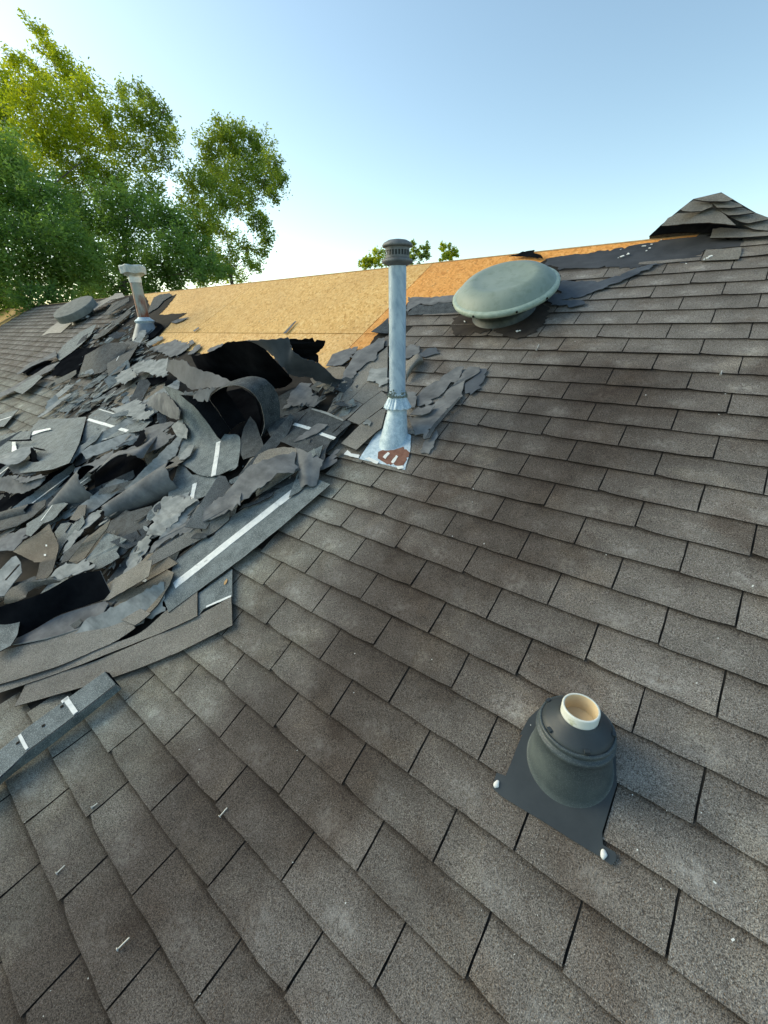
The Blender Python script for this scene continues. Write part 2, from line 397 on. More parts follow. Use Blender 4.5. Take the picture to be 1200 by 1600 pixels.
def plane_of(pts):
    c = sum(pts, Vector())/len(pts); nr = Vector((0, 0, 0)); n = len(pts)
    for i in range(n): nr += (pts[i] - c).cross(pts[(i+1) % n] - c)
    nr.normalize()
    if nr.dot(NRM) < 0: nr = -nr
    return c, nr
def on_plane(x, y, c, nr, off):
    d = ray(x, y); k = (c + nr*off - EYE).dot(nr)/d.dot(nr); return EYE + d*k
def strip_on(parent, name, c, nr, q, mat, wpx, thick=0.0012, off=0.0018, jag=0.0):
    (x0, y0), (x1, y1) = q
    p0, p1 = on_plane(x0, y0, c, nr, off), on_plane(x1, y1, c, nr, off)
    d = (p1 - p0); s = d.cross(nr).normalized()
    mid = px((p0 + p1)/2); e = px((p0 + p1)/2 + s*0.01)
    ppm = math.hypot(e[0]-mid[0], e[1]-mid[1])/0.01; hw = wpx/2/ppm
    pts = [p0 - s*hw, p1 - s*hw, p1 + s*hw, p0 + s*hw]
    if jag: pts = jagged(pts, jag, 0.03)
    v, f, mi = slab(pts, thick, -nr); return put(name, v, f, mat, parent)
def flat(label, cat, mats, tile, xs, h, jag=0.0, tapes=(), slots=(), name=None, thick=0.0035, group=None, patches=()):
    """a torn or whole flat piece; h is one height or one per corner"""
    q = TP(tile, xs); hs = h if isinstance(h, (list, tuple)) else [h]*len(q)
    hs = list(hs) + [hs[-1]]*(len(q) - len(hs))
    pts = [P(x, y, hh) for (x, y), hh in zip(q, hs)]
    base = pts
    c, nr = plane_of(base)
    if jag: pts = jagged(pts, jag*(1.8 if cat == 'torn felt' else 1.0))
    v, f, mi = slab(pts, thick, -nr)
    name = name or cat.replace(' ', '_')
    ms = mats if isinstance(mats, (list, tuple)) else (mats, BLACK, SLOT)
    o = put(name, v, f, ms, None, midx=mi, label=label, category=cat, group=group)
    for tp in tapes: strip_on(o, 'adhesive_strip', c, nr, TP(tile, tp[:4]), TAPE, tp[4]/TILES[tile][2], jag=0.0012)
    for tp in slots: strip_on(o, 'tab_slot', c, nr, TP(tile, tp[:4]), SLOT, (tp[4] if len(tp) > 4 else 9)/TILES[tile][2], thick=0.0008, off=0.0010)
    for pm, pxs in patches:
        pp = [on_plane(x, y, c, nr, 0.0012) for x, y in TP(tile, pxs)]
        pv, pf, _ = slab(jagged(pp, 0.002), 0.001, -nr); put('bare_patch', pv, pf, pm, o)
    return o
def curl(label, cat, mats, rows, ku=4, kv=4, jag=0.0, tapes=(), slots=(), name=None, thick=0.003, smooth=True, sharp_v=False, flip=False):
    """a bent sheet through rows of (tile, x, y, h) or points"""
    rr = []
    for r in rows:
        q = []
        tile = r[0]
        for i in range(1, len(r), 3):
            if isinstance(r[i], Vector): continue
            (X, Y), = TP(tile, [r[i], r[i+1]]); q.append(P(X, Y, r[i+2]))
        rr.append(q)
    return curl3(label, cat, mats, rr, ku, kv, jag, tapes, slots, name, thick, smooth, sharp_v, flip)
def curl3(label, cat, mats, rr, ku=4, kv=4, jag=0.0, tapes=(), slots=(), name=None, thick=0.003, smooth=True, sharp_v=False, flip=False):
    v, f, mi, g = surf(rr, ku, kv, thick, jag*(1.8 if cat == 'torn felt' else 1.0), sharp_v, flip)
    # make the first material the side that faces away from the roof at the middle
    name = name or cat.replace(' ', '_')
    o = put(name, v, f, mats, None, smooth=smooth, midx=mi, label=label, category=cat)
    for (s0, t0, s1, t1, w) in tapes: ribbon(o, 'adhesive_strip', g, s0, t0, s1, t1, w, TAPE)
    for (s0, t0, s1, t1, w) in slots: ribbon(o, 'tab_slot', g, s0, t0, s1, t1, w, SLOT)
    return o
def ribbon(parent, name, g, s0, t0, s1, t1, w, mat, k=10, lift=0.0015):
    A, B = [], []
    for i in range(k+1):
        q = i/k; p = gpt(g, s0+(s1-s0)*q, t0+(t1-t0)*q); e = 0.02
        p2 = gpt(g, min(1, s0+(s1-s0)*min(1, q+e)), min(1, t0+(t1-t0)*min(1, q+e))); p1 = gpt(g, s0+(s1-s0)*max(0, q-e), t0+(t1-t0)*max(0, q-e))
        d = (p2-p1).normalized()
        du = gpt(g, s0, min(1, t0+0.01)) - gpt(g, s0, max(0, t0-0.01)); dv = gpt(g, min(1, s0+0.01), t0) - gpt(g, max(0, s0-0.01), t0)
        nn = du.cross(dv).normalized()
        if nn.dot(EYE - p) < 0: nn = -nn
        sd_ = d.cross(nn).normalized(); A.append(p + nn*lift - sd_*w/2); B.append(p + nn*lift + sd_*w/2)
    vs = A + B; n = k+1; fs = [(i, i+1, n+i+1, n+i) for i in range(k)]
    return put(name, vs, fs, mat, parent)
# ------------------------------------------------------------------ turned shapes
def frame(axis):
    axis = axis.normalized(); u = Vector((1, 0, 0)); u = (u - axis*u.dot(axis)).normalized(); return u, axis.cross(u), axis
def lathe(o, axis, prof, n=40, cap0=False, cap1=False):
    u, v, w_ = frame(axis); vs, fs = [], []
    for r, z in prof:
        for k in range(n):
            t = 2*math.pi*k/n; vs.append(o + w_*z + (u*math.cos(t) + v*math.sin(t))*r)
    for i in range(len(prof)-1):
        for k in range(n): fs.append((i*n+k, i*n+(k+1) % n, (i+1)*n+(k+1) % n, (i+1)*n+k))
    if cap0: fs.append(tuple(range(n))[::-1])
    if cap1: fs.append(tuple((len(prof)-1)*n+k for k in range(n)))
    return vs, fs
def loft(rings):
    n = len(rings[0]); vs = [p for r in rings for p in r]; fs = []
    for i in range(len(rings)-1):
        for k in range(n): fs.append((i*n+k, i*n+(k+1) % n, (i+1)*n+(k+1) % n, (i+1)*n+k))
    return vs, fs
def tube(p0, p1, r0, r1, n=7, vs=None, fs=None):
    vs = [] if vs is None else vs; fs = [] if fs is None else fs; b0 = len(vs)
    u, v, _ = frame(p1 - p0) if abs((p1-p0).normalized().x) < .99 else (Vector((0, 1, 0)), Vector((0, 0, 1)), None)
    for p, r in ((p0, r0), (p1, r1)):
        for k in range(n):
            t = 2*math.pi*k/n; vs.append(p + (u*math.cos(t) + v*math.sin(t))*r)
    for k in range(n): fs.append((b0+k, b0+(k+1) % n, b0+n+(k+1) % n, b0+n+k))
    return vs, fs
def box(c, ax, ay, az, hx, hy, hz):
    vs = [c + ax*(hx*i) + ay*(hy*j) + az*(hz*k) for k in (-1, 1) for j in (-1, 1) for i in (-1, 1)]
    return vs, [(0, 2, 3, 1), (4, 5, 7, 6), (0, 1, 5, 4), (2, 6, 7, 3), (0, 4, 6, 2), (1, 3, 7, 5)]
def inside(x, y, poly):
    c = False; n = len(poly)
    for i in range(n):
        x1, y1 = poly[i]; x2, y2 = poly[(i+1) % n]
        if (y1 > y) != (y2 > y) and x < (x2-x1)*(y-y1)/(y2-y1) + x1: c = not c
    return c

def rolled(label, cat, A, B, r0, r1, t0, t1, mats, thick=0.003, n=22, m=8, jag=0.004, spiral=0.0):
    """a stiff sheet rolled round the line A-B; angles from straight up, turning towards the camera"""
    d = (B - A).normalized(); up = (NRM - d*NRM.dot(d)).normalized(); f = d.cross(up)
    if f.dot(EYE - A) < 0: f = -f
    vs, outer = [], []
    for i in range(m+1):
        q = i/m; c = A.lerp(B, q); r = r0 + (r1-r0)*q
        for j in range(n+1):
            t = math.radians(t0 + (t1-t0)*j/n); rr = r*(1 - spiral*j/n); e = d*(rnd.uniform(-1, 1)*jag*2 if i in (0, m) else 0) + (f*math.cos(t) - up*math.sin(t))*(rnd.uniform(-1, 1)*jag if j in (0, n) else 0)
            vs.append(c + (up*math.cos(t) + f*math.sin(t))*rr + e); outer.append((up*math.cos(t) + f*math.sin(t)))
    N = len(vs); vs += [v - o*thick for v, o in zip(vs, outer)]; fs, mi = [], []; w_ = n+1
    for i in range(m):
        for j in range(n):
            a, b, c_, e_ = i*w_+j, i*w_+j+1, (i+1)*w_+j+1, (i+1)*w_+j
            fs += [(a, b, c_, e_), (a+N, e_+N, c_+N, b+N)]; mi += [0, 1]
    edge = [j for j in range(w_)] + [i*w_+n for i in range(1, m+1)] + [m*w_+j for j in range(n-1, -1, -1)] + [i*w_ for i in range(m-1, 0, -1)]
    b0 = len(vs); E_ = len(edge); vs += [vs[a] for a in edge] + [vs[a+N] for a in edge]
    for k in range(E_): fs.append((b0+k, b0+k+E_, b0+(k+1) % E_+E_, b0+(k+1) % E_)); mi.append(2)
    return put(cat.replace(' ', '_'), vs, fs, mats, None, smooth=True, midx=mi, label=label, category=cat)
# ================================================================== THE SETTING
GRASS = plain('grass', (0.035, 0.06, 0.02), (0.07, 0.10, 0.035), 0.8, 0.95, 0.1, bumpd=0.05, bscale=6)
BRICKW = plain('siding', (0.42, 0.40, 0.36), (0.5, 0.48, 0.44), 3, 0.8, 0.2)
put('ground', [(-400, -300, GROUND), (300, -300, GROUND), (300, 500, GROUND), (-400, 500, GROUND)], [(0, 1, 2, 3)], GRASS, kind='structure')

A0, A1 = -19.0, 3.4
S_END = (FV + 11)*EX
house = thing('house', 'house whose brown shingle roof, half stripped, fills the picture', 'house', RW(-6, BR - 2.2, 0)*1.0)
# the walls and the far slope, which the ridge hides
yb = RW(0, BR).y; zb = RW(0, BR).z
eave_y = roof_pt(0, S_END).y; eave_z = roof_pt(0, S_END).z - 0.02
back_y = 2*yb - RW(0, BF).y; back_z = RW(0, BF).z
vs = []
for a in (A0 + 0.3, A1 - 0.3):
    vs += [Vector((a, eave_y + 0.35, GROUND)), Vector((a, eave_y + 0.35, eave_z - 0.05)), Vector((a, RW(0, BF).y, RW(0, BF).z - 0.06)), Vector((a, yb, zb - 0.06)), Vector((a, back_y - 0.35, back_z + 0.05)), Vector((a, back_y - 0.35, GROUND))]
fs = [(0, 1, 2, 3, 4, 5)[::-1], tuple(range(6, 12))] + [(i, i+1, i+7, i+6) for i in range(5)]
put('wall', vs, fs, BRICKW, house)
vs = [Vector((A0, yb, zb - 0.012)), Vector((A1, yb, zb - 0.012)), Vector((A1, back_y, back_z)), Vector((A0, back_y, back_z))]
put('back_slope', vs + [v - UPV*0.02 for v in vs], [(0, 1, 2, 3), (4, 7, 6, 5), (0, 4, 5, 1), (1, 5, 6, 2), (2, 6, 7, 3), (3, 7, 4, 0)], OSB, house)
# rafters' plane under the boards
dk = []
for s in [-BR+.003, 16.6*EX] + [16.8*EX + .07*i for i in range(40) if 16.8*EX + .07*i < S_END]: dk += [roof_pt(A0, s, -0.02), roof_pt(A1, s, -0.02)]
roof = put('roof', dk, [(2*i, 2*i+2, 2*i+3, 2*i+1) for i in range(len(dk)//2-1)], SLOT, house)

# ---- sheathing boards: bare where the shingles are gone
tones = {}
for i in range(-7, 3):
    x0 = -1.775 + 2.44*i; x1 = x0 + 2.44
    for j, (b0, b1) in enumerate(((0.168, BR), (-1.052, 0.165), (-2.10, -1.055))):
        sh = 0.0 if j != 1 else 1.22 if False else 0.0
        u0, u1 = max(x0 + sh, A0) + 0.0035, min(x1 + sh, A1) - 0.0035
        if u1 - u0 < 0.1: continue
        th = 0.011
        q = [RW(u0, b0+.004, -0.006), RW(u1, b0+.004, -0.006), RW(u1, b1-.004, -0.006), RW(u0, b1-.004, -0.006)]
        vv = q + [p - NRM*th for p in q]
        o = put('osb_panel', vv, [(0, 1, 2, 3), (4, 7, 6, 5), (0, 4, 5, 1), (1, 5, 6, 2), (2, 6, 7, 3), (3, 7, 4, 0)], OSB, roof)
        r = random.Random(i*7 + j)
        c = (1.0, 0.93, 0.85) if i < 0 else (1.0, 0.68, 0.42)
        k = r.uniform(.94, 1.04); o.color = (c[0]*k, c[1]*k, c[2]*k*r.uniform(.95, 1.03), 1)
# board edge seen along the ridge
vs, fs = box(RW((A0+A1)/2, BR-0.004, -0.008), Vector((1, 0, 0)), UPSLOPE, NRM, (A1-A0)/2, 0.006, 0.0065)
o = put('ridge_edge', vs, fs, WOOD, roof)

# ---- underlayment: everything but the bare boards
edge_px = [(80, 463), (213, 457), (226, 462), (235, 478), (262, 466), (276, 459), (262, 478), (248, 492), (292, 489), (268, 503), (252, 520), (236, 540), (262, 553), (300, 548), (330, 560), (380, 562), (430, 560), (485, 578), (515, 578), (545, 566), (575, 545), (592, 518), (606, 508), (640, 471), (672, 466), (712, 463), (760, 458), (800, 440), (850, 407), (872, 402), (905, 398), (935, 396), (962, 396), (1000, 391), (1038, 386), (1085, 380), (1096, 366)]
r = random.Random(5)
pts = [RW(A0, 0.365, -0.001), RW(-12.7, 0.365, -0.001), RW(-12.7, BR - 0.02, -0.001)]
lastp = None
for (x, y) in edge_px[1:]:
    q = abh(x, y, -0.001); q[1] = min(q[1], BR - 0.004); p = RW(q[0], q[1], -0.001)
    if lastp is not None and (p - lastp).length > 0.06:
        k = int((p-lastp).length/0.03)
        for j in range(1, min(k, 14)):
            m = lastp.lerp(p, j/min(k, 14)); m = m + UPSLOPE*r.uniform(-.012, .012) + Vector((r.uniform(-.012, .012), 0, 0)); pts.append(m)
    pts.append(p); lastp = p
pts += [RW(A1, BR - 0.004, -0.001), RW(A1, -16.6*EX, -0.001), RW(A0, -16.6*EX, -0.001)]
vs, fs, mi = slab(pts, 0.002)
put('underlayment', vs, fs, UNDERD, roof)
q = []
for s in [16.6*EX + .002] + [16.8*EX + .07*i for i in range(40) if 16.8*EX + .07*i < S_END]: q += [roof_pt(A0, s, -0.001), roof_pt(A1, s, -0.001)]
put('underlayment', q, [(2*i, 2*i+2, 2*i+3, 2*i+1) for i in range(len(q)//2-1)], UNDERD, roof)

# ---- shingle tabs
GAP = 0.0052
def tab_mesh(seed, wid=TW - GAP, left_cut=0.0):
    r = random.Random(seed); nx, ny = 7, 4; vs, uv = [], []
    L = EX*1.10; c0, c1 = r.uniform(0, .002), r.uniform(0, .002)
    if seed % 5 == 0: c1 += 0.0025
    if seed % 7 == 0: c0 += 0.0022
    low = [r.uniform(-.0016, .0016) for _ in range(nx+1)]
    if seed % 6 == 1: low[0] += .009; low[1] += .003      # a corner worn away
    if seed % 6 == 4: low[nx] += .007; low[nx-1] += .0015
    for j in range(ny+1):
        for i in range(nx+1):
            fx, fy = i/nx, j/ny
            x = wid*fx; y = L*fy + (low[i] if j == 0 else 0)
            if i in (0, nx): x += r.uniform(-.0008, .0008)
            z = 0.0052*(1 - fy) + 0.0006*fy + (c0*(1-fx) + c1*fx)*(1-fy)**3 + r.uniform(-.0002, .0002)
            vs.append(Vector((x, y, z))); uv.append((fx, L*fy/EX))
    n = (nx+1)*(ny+1); fs = [(j*(nx+1)+i, j*(nx+1)+i+1, (j+1)*(nx+1)+i+1, (j+1)*(nx+1)+i) for j in range(ny) for i in range(nx)]
    edge = [i for i in range(nx+1)] + [j*(nx+1)+nx for j in range(1, ny+1)]
    edge2 = [0] + [j*(nx+1) for j in range(1, ny+1)]
    b0 = len(vs)
    for i in edge: vs.append(vs[i] + Vector((0, 0.0008 if i <= nx else 0, -0.0034))); uv.append(uv[i])
    for k in range(len(edge)-1): fs.append((edge[k+1], edge[k], b0+k, b0+k+1))
    b1 = len(vs)
    for i in edge2: vs.append(vs[i] + Vector((0, 0, -0.0034))); uv.append(uv[i])
    for k in range(len(edge2)-1): fs.append((edge2[k], edge2[k+1], b1+k+1, b1+k))
    return vs, fs, uv
NV = 12
TABS = [tab_mesh(s) for s in range(NV)]
TMI = [0]*28 + [1]*60
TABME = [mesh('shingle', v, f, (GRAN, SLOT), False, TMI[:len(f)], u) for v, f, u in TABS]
REMOVED = [[(205, 440), (1100, 350), (1200, 372), (1132, 388), (1065, 396), (1000, 408), (948, 416), (880, 430), (862, 445), (800, 480), (750, 474), (712, 474), (672, 478), (650, 482),
            (636, 520), (606, 545), (596, 590), (560, 640), (526, 680), (500, 740), (455, 785), (415, 822), (355, 868), (312, 925), (312, 965), (240, 1018), (170, 1050), (60, 1085), (20, 1080), (-200, 1100),
            (-300, 760), (20, 690), (75, 672), (120, 640), (150, 600), (120, 575), (135, 540), (165, 520), (186, 490), (180, 455)],
           [(-400, 440), (84, 440), (84, 462), (30, 492), (0, 512), (-100, 566), (-400, 700)]]
EXTRA_KEEP = []
tabs = []
nrows_top = -9
for row in range(nrows_top, 29):
    off = 0.0 if row % 2 == 0 else 0.5
    for k in range(int(A0/TW) - 1, int(A1/TW) + 2):
        # slots stand at integer u on even rows, half on odd; this tab runs from slot k to slot k+1
        u0 = (k - off)*TW
        if u0 < A0 or u0 + TW > A1: continue
        s1 = row*EX; s0 = s1 - EX
        cpt = roof_pt(u0 + TW/2, (s0+s1)/2) if True else None
        q = px(cpt); 
        fwd = (cpt - EYE).dot(AZ)
        if q and fwd > 0.1 and any(inside(q[0], q[1], pl) for pl in REMOVED): continue
        if -s1 + EX*1.1 > BR + .03: continue
        area = 0.0
        if q and fwd > 0.1:
            cs = [px(roof_pt(u0 + dx, s)) for dx, s in ((0, s1), (TW, s1), (TW, s0), (0, s0))]
            if all(cs):
                vis = any(-8 < x < 1208 and -8 < y < 1608 for x, y in cs) or (-8 < q[0] < 1208 and -8 < q[1] < 1608)
                if vis:
                    cc = [(min(max(x, 0), 1200), min(max(y, 0), 1600)) for x, y in cs]
                    area = abs(sum(cc[i][0]*cc[(i+1) % 4][1] - cc[(i+1) % 4][0]*cc[i][1] for i in range(4)))/2
        tabs.append((area, row, k, u0, s1))
tabs.sort(key=lambda z: -z[0])
def tab_rot(s1):
    d = roof_pt(0, s1 - EX*1.1) - roof_pt(0, s1); return math.atan2(d.z, d.y)
sv, sf, suv, smi = [], [], [], []
for n, (area, row, k, u0, s1) in enumerate(tabs):
    var = (row*5 + k*7 + (row*k) % 3) % NV; an = tab_rot(s1)
    base = roof_pt(u0 + GAP/2, s1, 0.0)
    rz = random.Random(row*97 + k).uniform(-.0035, .0035)
    if n < 299 and area > 60:
        link('shingle', TABME[var], roof, base - ORI[roof], (an, 0, rz))
    else:
        Rm = Matrix.Rotation(an, 3, 'X') @ Matrix.Rotation(rz, 3, 'Z'); b0 = len(sv)
        v, f, u = TABS[var]
        if area < 60:    # far or out of sight: the plain slab
            L = EX*1.1; W_ = TW - GAP
            v = [Vector((0, 0, .0078)), Vector((W_, 0, .0078)), Vector((W_, L, .0015)), Vector((0, L, .0015)), Vector((0, 0, .004)), Vector((W_, 0, .004))]
            f = [(0, 1, 2, 3), (1, 0, 4, 5), (0, 3, 4), (1, 5, 2)]; u = [(0, 0), (1, 0), (1, 1.1), (0, 1.1), (0, 0), (1, 0)]
        smi += ([0] + [1]*3) if area < 60 else TMI[:len(f)]
        sv += [base + Rm @ p for p in v]; sf += [tuple(i + b0 for i in q) for q in f]; suv += u
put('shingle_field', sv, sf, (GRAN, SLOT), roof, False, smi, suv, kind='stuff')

# ---- far end of the stripped part: bare edge strip and a loose cap lying along it
for i, (p, q, wd, m) in enumerate((((0, 505), (78, 461), 0.10, WOOD), ((-60, 540), (0, 506), 0.10, WOOD))):
    a, c = P(*p, 0.004), P(*q, 0.004); d = (c-a).normalized(); s = d.cross(NRM).normalized()
    vs, fs = box((a+c)/2, d, s, NRM, (c-a).length/2, wd/2, 0.004); put('trim_strip', vs, fs, m, roof)
# ================================================================== VENTS
# ---- main pipe: round gas vent with storm collar, cone flashing and slotted cap
B = RW(-0.8364, -0.7952, 0)
vp = thing('vent_pipe', 'tall blue-grey galvanized vent pipe with a slotted cap and coned foot', 'vent pipe', B)
vs, fs = lathe(B, UPV, [(0.0395, 0.10), (0.0395, 0.772), (0.0405, 0.776), (0.0405, 0.79), (0.02, 0.79)], 48)
pipe = put('pipe', vs, fs, GALV, vp, True)
vdir = (-(AX*0.62) - AZ*0.0 + (EYE - B).normalized()*0.5); 
seam_d = (AX*0.72 - AZ*0.65); seam_d.z = 0; seam_d.normalize()
vs, fs = box(B + UPV*0.44 + seam_d*0.0396, UPV, seam_d, UPV.cross(seam_d), 0.335, 0.0022, 0.0035)
put('seam', vs, fs, GALV, pipe)
ru = random.Random(3); rings = []
for r_, z_, jit in ((0.0405, 0.222, .001), (0.043, 0.205, .003), (0.050, 0.188, .002), (0.066, 0.160, .0015), (0.069, 0.152, .001), (0.0655, 0.150, 0), (0.05, 0.158, 0)):
    rings.append([B + UPV*(z_ + (0.003*math.sin(11*t) if 0 < jit else 0)) + Vector((math.cos(t), math.sin(t), 0))*(r_ + ru.uniform(-jit, jit)*.6 + (0.0018*math.sin(22*t) if r_ > .045 else 0)) for t in [2*math.pi*k/72 for k in range(72)]])
vs, fs = loft(rings); col = put('storm_collar', vs, fs, GALVW, vp, False)
# a crust of old sealant and moss where collar and pipe meet
vs, fs = [], []
for k in range(170):
    t = ru.uniform(0, 2*math.pi); z = 0.205 + abs(ru.gauss(0, .012)); c = B + UPV*z + Vector((math.cos(t), math.sin(t), 0))*(0.041 + max(0, .222 - z)*.35)
    s = ru.uniform(.0015, .0042); v, f = box(c, Vector((ru.uniform(-1, 1), ru.uniform(-1, 1), ru.uniform(-1, 1))).normalized(), UPV, AX, s, s*.7, s*.8); b0 = len(vs); vs += v; fs += [tuple(i+b0 for i in q) for q in f]
put('moss_crust', vs, fs, plain('moss', (0.10, 0.12, 0.09), (0.30, 0.33, 0.30), 90, 0.9, 0.2), col, kind='stuff')
# cone flashing, lower end cut to the slope, wider on the downhill side
def on_slope(c, d, h=0.003):     # where the upright through c + d meets the slope
    p = c + d; y = p.y; z = (y/CP)*SP + h/CP
    return Vector((p.x, p.y, z))
top = [B + UPV*0.152 + Vector((math.cos(t), math.sin(t), 0))*0.046 for t in [2*math.pi*k/48 for k in range(48)]]
ctr = B + RW(-0.005, -0.028, 0); bot = [RW(ctr_a, ctr_b, 0.004) for ctr_a, ctr_b in [(-0.8364 - 0.006 + 0.074*math.cos(t), -0.7952 - 0.032 + 0.088*math.sin(t)) for t in [2*math.pi*k/48 for k in range(48)]]]
mid = [a.lerp(b, 0.5)  for a, b in zip(top, bot)]
near = [a.lerp(b, 0.93) for a, b in zip(top, bot)]
rim = [p + (p - ctr).normalized()*0.006 - NRM*.0005 for p in bot]
vs, fs = loft([top, mid, near, bot, rim]); fl = put('flashing_cone', vs, fs, GALVW, vp, True)
fp = [(565, 716), (577, 690), (588, 672), (640, 664), (672, 680), (655, 690), (632, 733), (600, 724)]
pts = [P(x, y, 0.0085) for x, y in [(561, 717), (586, 678), (606, 662), (642, 680), (641, 704), (633, 734), (606, 727)]]
v, f, mi = slab(jagged(pts, 0.0015), 0.001); fpl = put('flashing_plate', v, f, GALVW, vp)
cpl, npl = plane_of(pts)
def plate_patch(name, mat, xs, off=0.0016, jag=0.003, th=0.0012, parent=None, c=None, nn=None):
    pp = [on_plane(x, y, c or cpl, nn or npl, off) for x, y in xs]
    v, f, mi = slab(jagged(pp, jag, 0.012), th); return put(name, v, f, mat, parent or fpl)
plate_patch('rust_patch', RUST, [(591, 706), (600, 702), (615, 703), (630, 698), (640, 707), (633, 722), (628, 730), (603, 724), (590, 716)])
for xs in ([(598, 714), (606, 706), (609, 708), (602, 717)], [(611, 722), (619, 711), (622, 713), (614, 724)], [(619, 728), (629, 727), (631, 731), (622, 733)], [(537, 710), (543, 703), (548, 708), (562, 711), (560, 716), (545, 712)], [(570, 716), (577, 714), (592, 721), (589, 725)]):
    plate_patch('caulk_streak', WHITE, xs, 0.0032, 0.002)
# cap
zc = 0.778
vs, fs = lathe(B, UPV, [(0.040, zc-0.012), (0.066, zc), (0.069, zc+0.006), (0.066, zc+0.012), (0.045, zc+0.020), (0.0, zc+0.020)], 48)
cap = put('vent_cap', vs, fs, CAPM, vp, True)
vs, fs = [], []
for k in range(24):
    t = 2*math.pi*(k+.5)/24; d = Vector((math.cos(t), math.sin(t), 0)); v, f = box(B + UPV*(zc+.036) + d*.0515, d, UPV.cross(d), UPV, .0012, .0024, .011); b0 = len(vs); vs += v; fs += [tuple(i+b0 for i in q) for q in f]
for z0, z1 in ((.018, .027), (.046, .062)):
    v, f = lathe(B, UPV, [(0.053, zc+z0), (0.053, zc+z1)], 48); b0 = len(vs); vs += v; fs += [tuple(i+b0 for i in q) for q in f]
put('louvre_ring', vs, fs, CAPM, cap)
vs, fs = lathe(B, UPV, [(0.047, zc+.01), (0.047, zc+.06)], 32); put('screen', vs, fs, DARKM, cap)
vs, fs = lathe(B, UPV, [(0.05, zc+.058), (0.066, zc+.060), (0.0665, zc+.067), (0.060, zc+.075), (0.042, zc+.084), (0.02, zc+.088), (0.0, zc+.089)], 48)
put('cap_lid', vs, fs, CAPM, cap, True)

# ---- the domed attic vent
dc = RW(-0.772, 0.425, 0); tilt = (NRM*0.985 + UPSLOPE*0.02 + Vector((1, 0, 0))*0.03).normalized()
dv = thing('domed_vent', 'large sage-green domed attic vent near the ridge, right of the tall pipe', 'roof vent', dc)
vs, fs = lathe(RW(-0.775, 0.40, 0), NRM, [(0.20, 0.004), (0.175, 0.03), (0.172, 0.05), (0.180, 0.053), (0.172, 0.057), (0.17, 0.085), (0.178, 0.088), (0.17, 0.092), (0.165, 0.12)], 48)
put('collar', vs, fs, DARKM, dv, True)
vs, fs = lathe(dc + NRM*0.0, tilt, [(0.290, 0.108), (0.307, 0.112), (0.313, 0.120), (0.315, 0.136), (0.305, 0.144), (0.292, 0.146)], 72); rimo = put('dome_rim', vs, fs, DOMER, dv, True)
prof = [(0.293, 0.145), (0.289, 0.150), (0.278, 0.164), (0.260, 0.180), (0.240, 0.194), (0.215, 0.204), (0.20, 0.208), (0.188, 0.2095), (0.172, 0.2075), (0.15, 0.203), (0.12, 0.199), (0.06, 0.197), (0.0, 0.197)]
vs, fs = lathe(dc, tilt, prof, 72); put('dome', vs, fs, DOME, dv, True)
u_, v_, w__ = frame(tilt)
for t in (-2.55, -1.75, -0.95, -0.35, 0.5, 1.5, 2.6):
    c = dc + tilt*0.128 + (u_*math.cos(t) + v_*math.sin(t))*0.316; d = (u_*math.cos(t) + v_*math.sin(t))
    vs, fs = lathe(c, d, [(0.0065, -0.001), (0.0065, 0.003), (0.003, 0.0045), (0, 0.0045)], 10); put('screw', vs, fs, SLOT, dv)
vs, fs = lathe(dc, tilt, [(0.28, 0.112), (0.17, 0.112)], 48); put('underside', vs, fs, DARKM, dv)

# ---- PVC plumbing vent with its rubber boot
B2 = RW(0.3482, -1.8005, 0)
pv = thing('plumbing_vent', 'short white plumbing pipe rising from a black cone-shaped boot on the shingles', 'plumbing vent', B2)
n = 56; T = [2*math.pi*k/n for k in range(n)]
def slope_ring(ca, cb, ra, rb, h): return [RW(ca + ra*math.cos(t), cb + rb*math.sin(t), h) for t in T]
def level_ring(r, z, e=0.0): return [B2 + UPV*z + Vector((math.cos(t), math.sin(t), 0))*r for t in T]
fit_ = level_ring
r0 = slope_ring(0.350, -1.789, 0.104, 0.103, 0.008); 
g0 = slope_ring(0.350, -1.788, 0.098, 0.097, 0.012)
top0 = level_ring(0.0855, 0.113); 
rr = [r0, g0]
for q in (0.15, 0.35, 0.6, 0.85): rr.append([a.lerp(b, q) for a, b in zip(g0, top0)])
rr += [top0, level_ring(0.0885, 0.116), level_ring(0.0905, 0.120), level_ring(0.0905, 0.126), level_ring(0.088, 0.129), level_ring(0.0825, 0.130), level_ring(0.0815, 0.136), level_ring(0.0855, 0.139), level_ring(0.0865, 0.144), level_ring(0.085, 0.149), level_ring(0.080, 0.150), level_ring(0.0785, 0.146)]
vs, fs = loft(rr); cone = put('boot_cone', vs, fs, RUBDUST, pv, True)
rr = [level_ring(0.0795, 0.150), level_ring(0.077, 0.156), level_ring(0.070, 0.162), level_ring(0.052, 0.174), level_ring(0.047, 0.178), level_ring(0.0435, 0.183)]
vs, fs = loft(rr); put('rubber_collar', vs, fs, RUBBER, pv, True)
for t in (-2.2, -1.05, 0.2, 2.9):
    d = Vector((math.cos(t), math.sin(t), 0)); vs, fs = box(B2 + UPV*.158 + d*.078, d, UPV.cross(d), UPV, .004, .006, .003); put('collar_tab', vs, fs, RUBBER, cone)
PR = 0.0420
rings = [level_ring(PR, 0.10), level_ring(PR, 0.204), level_ring(PR-.0008, 0.2065), level_ring(PR-.004, 0.2075), level_ring(PR-.0055, 0.206)]
vs, fs = loft(rings); pp = put('pipe', vs, fs, PVC, pv, True)
rings = [level_ring(PR-.0055, 0.2065), level_ring(PR-.0058, 0.19), level_ring(PR-.006, 0.05)]
vs, fs = loft(rings); vs.append(B2 + UPV*.15); put('pipe_inside', vs, fs, PVCIN, pp, True)
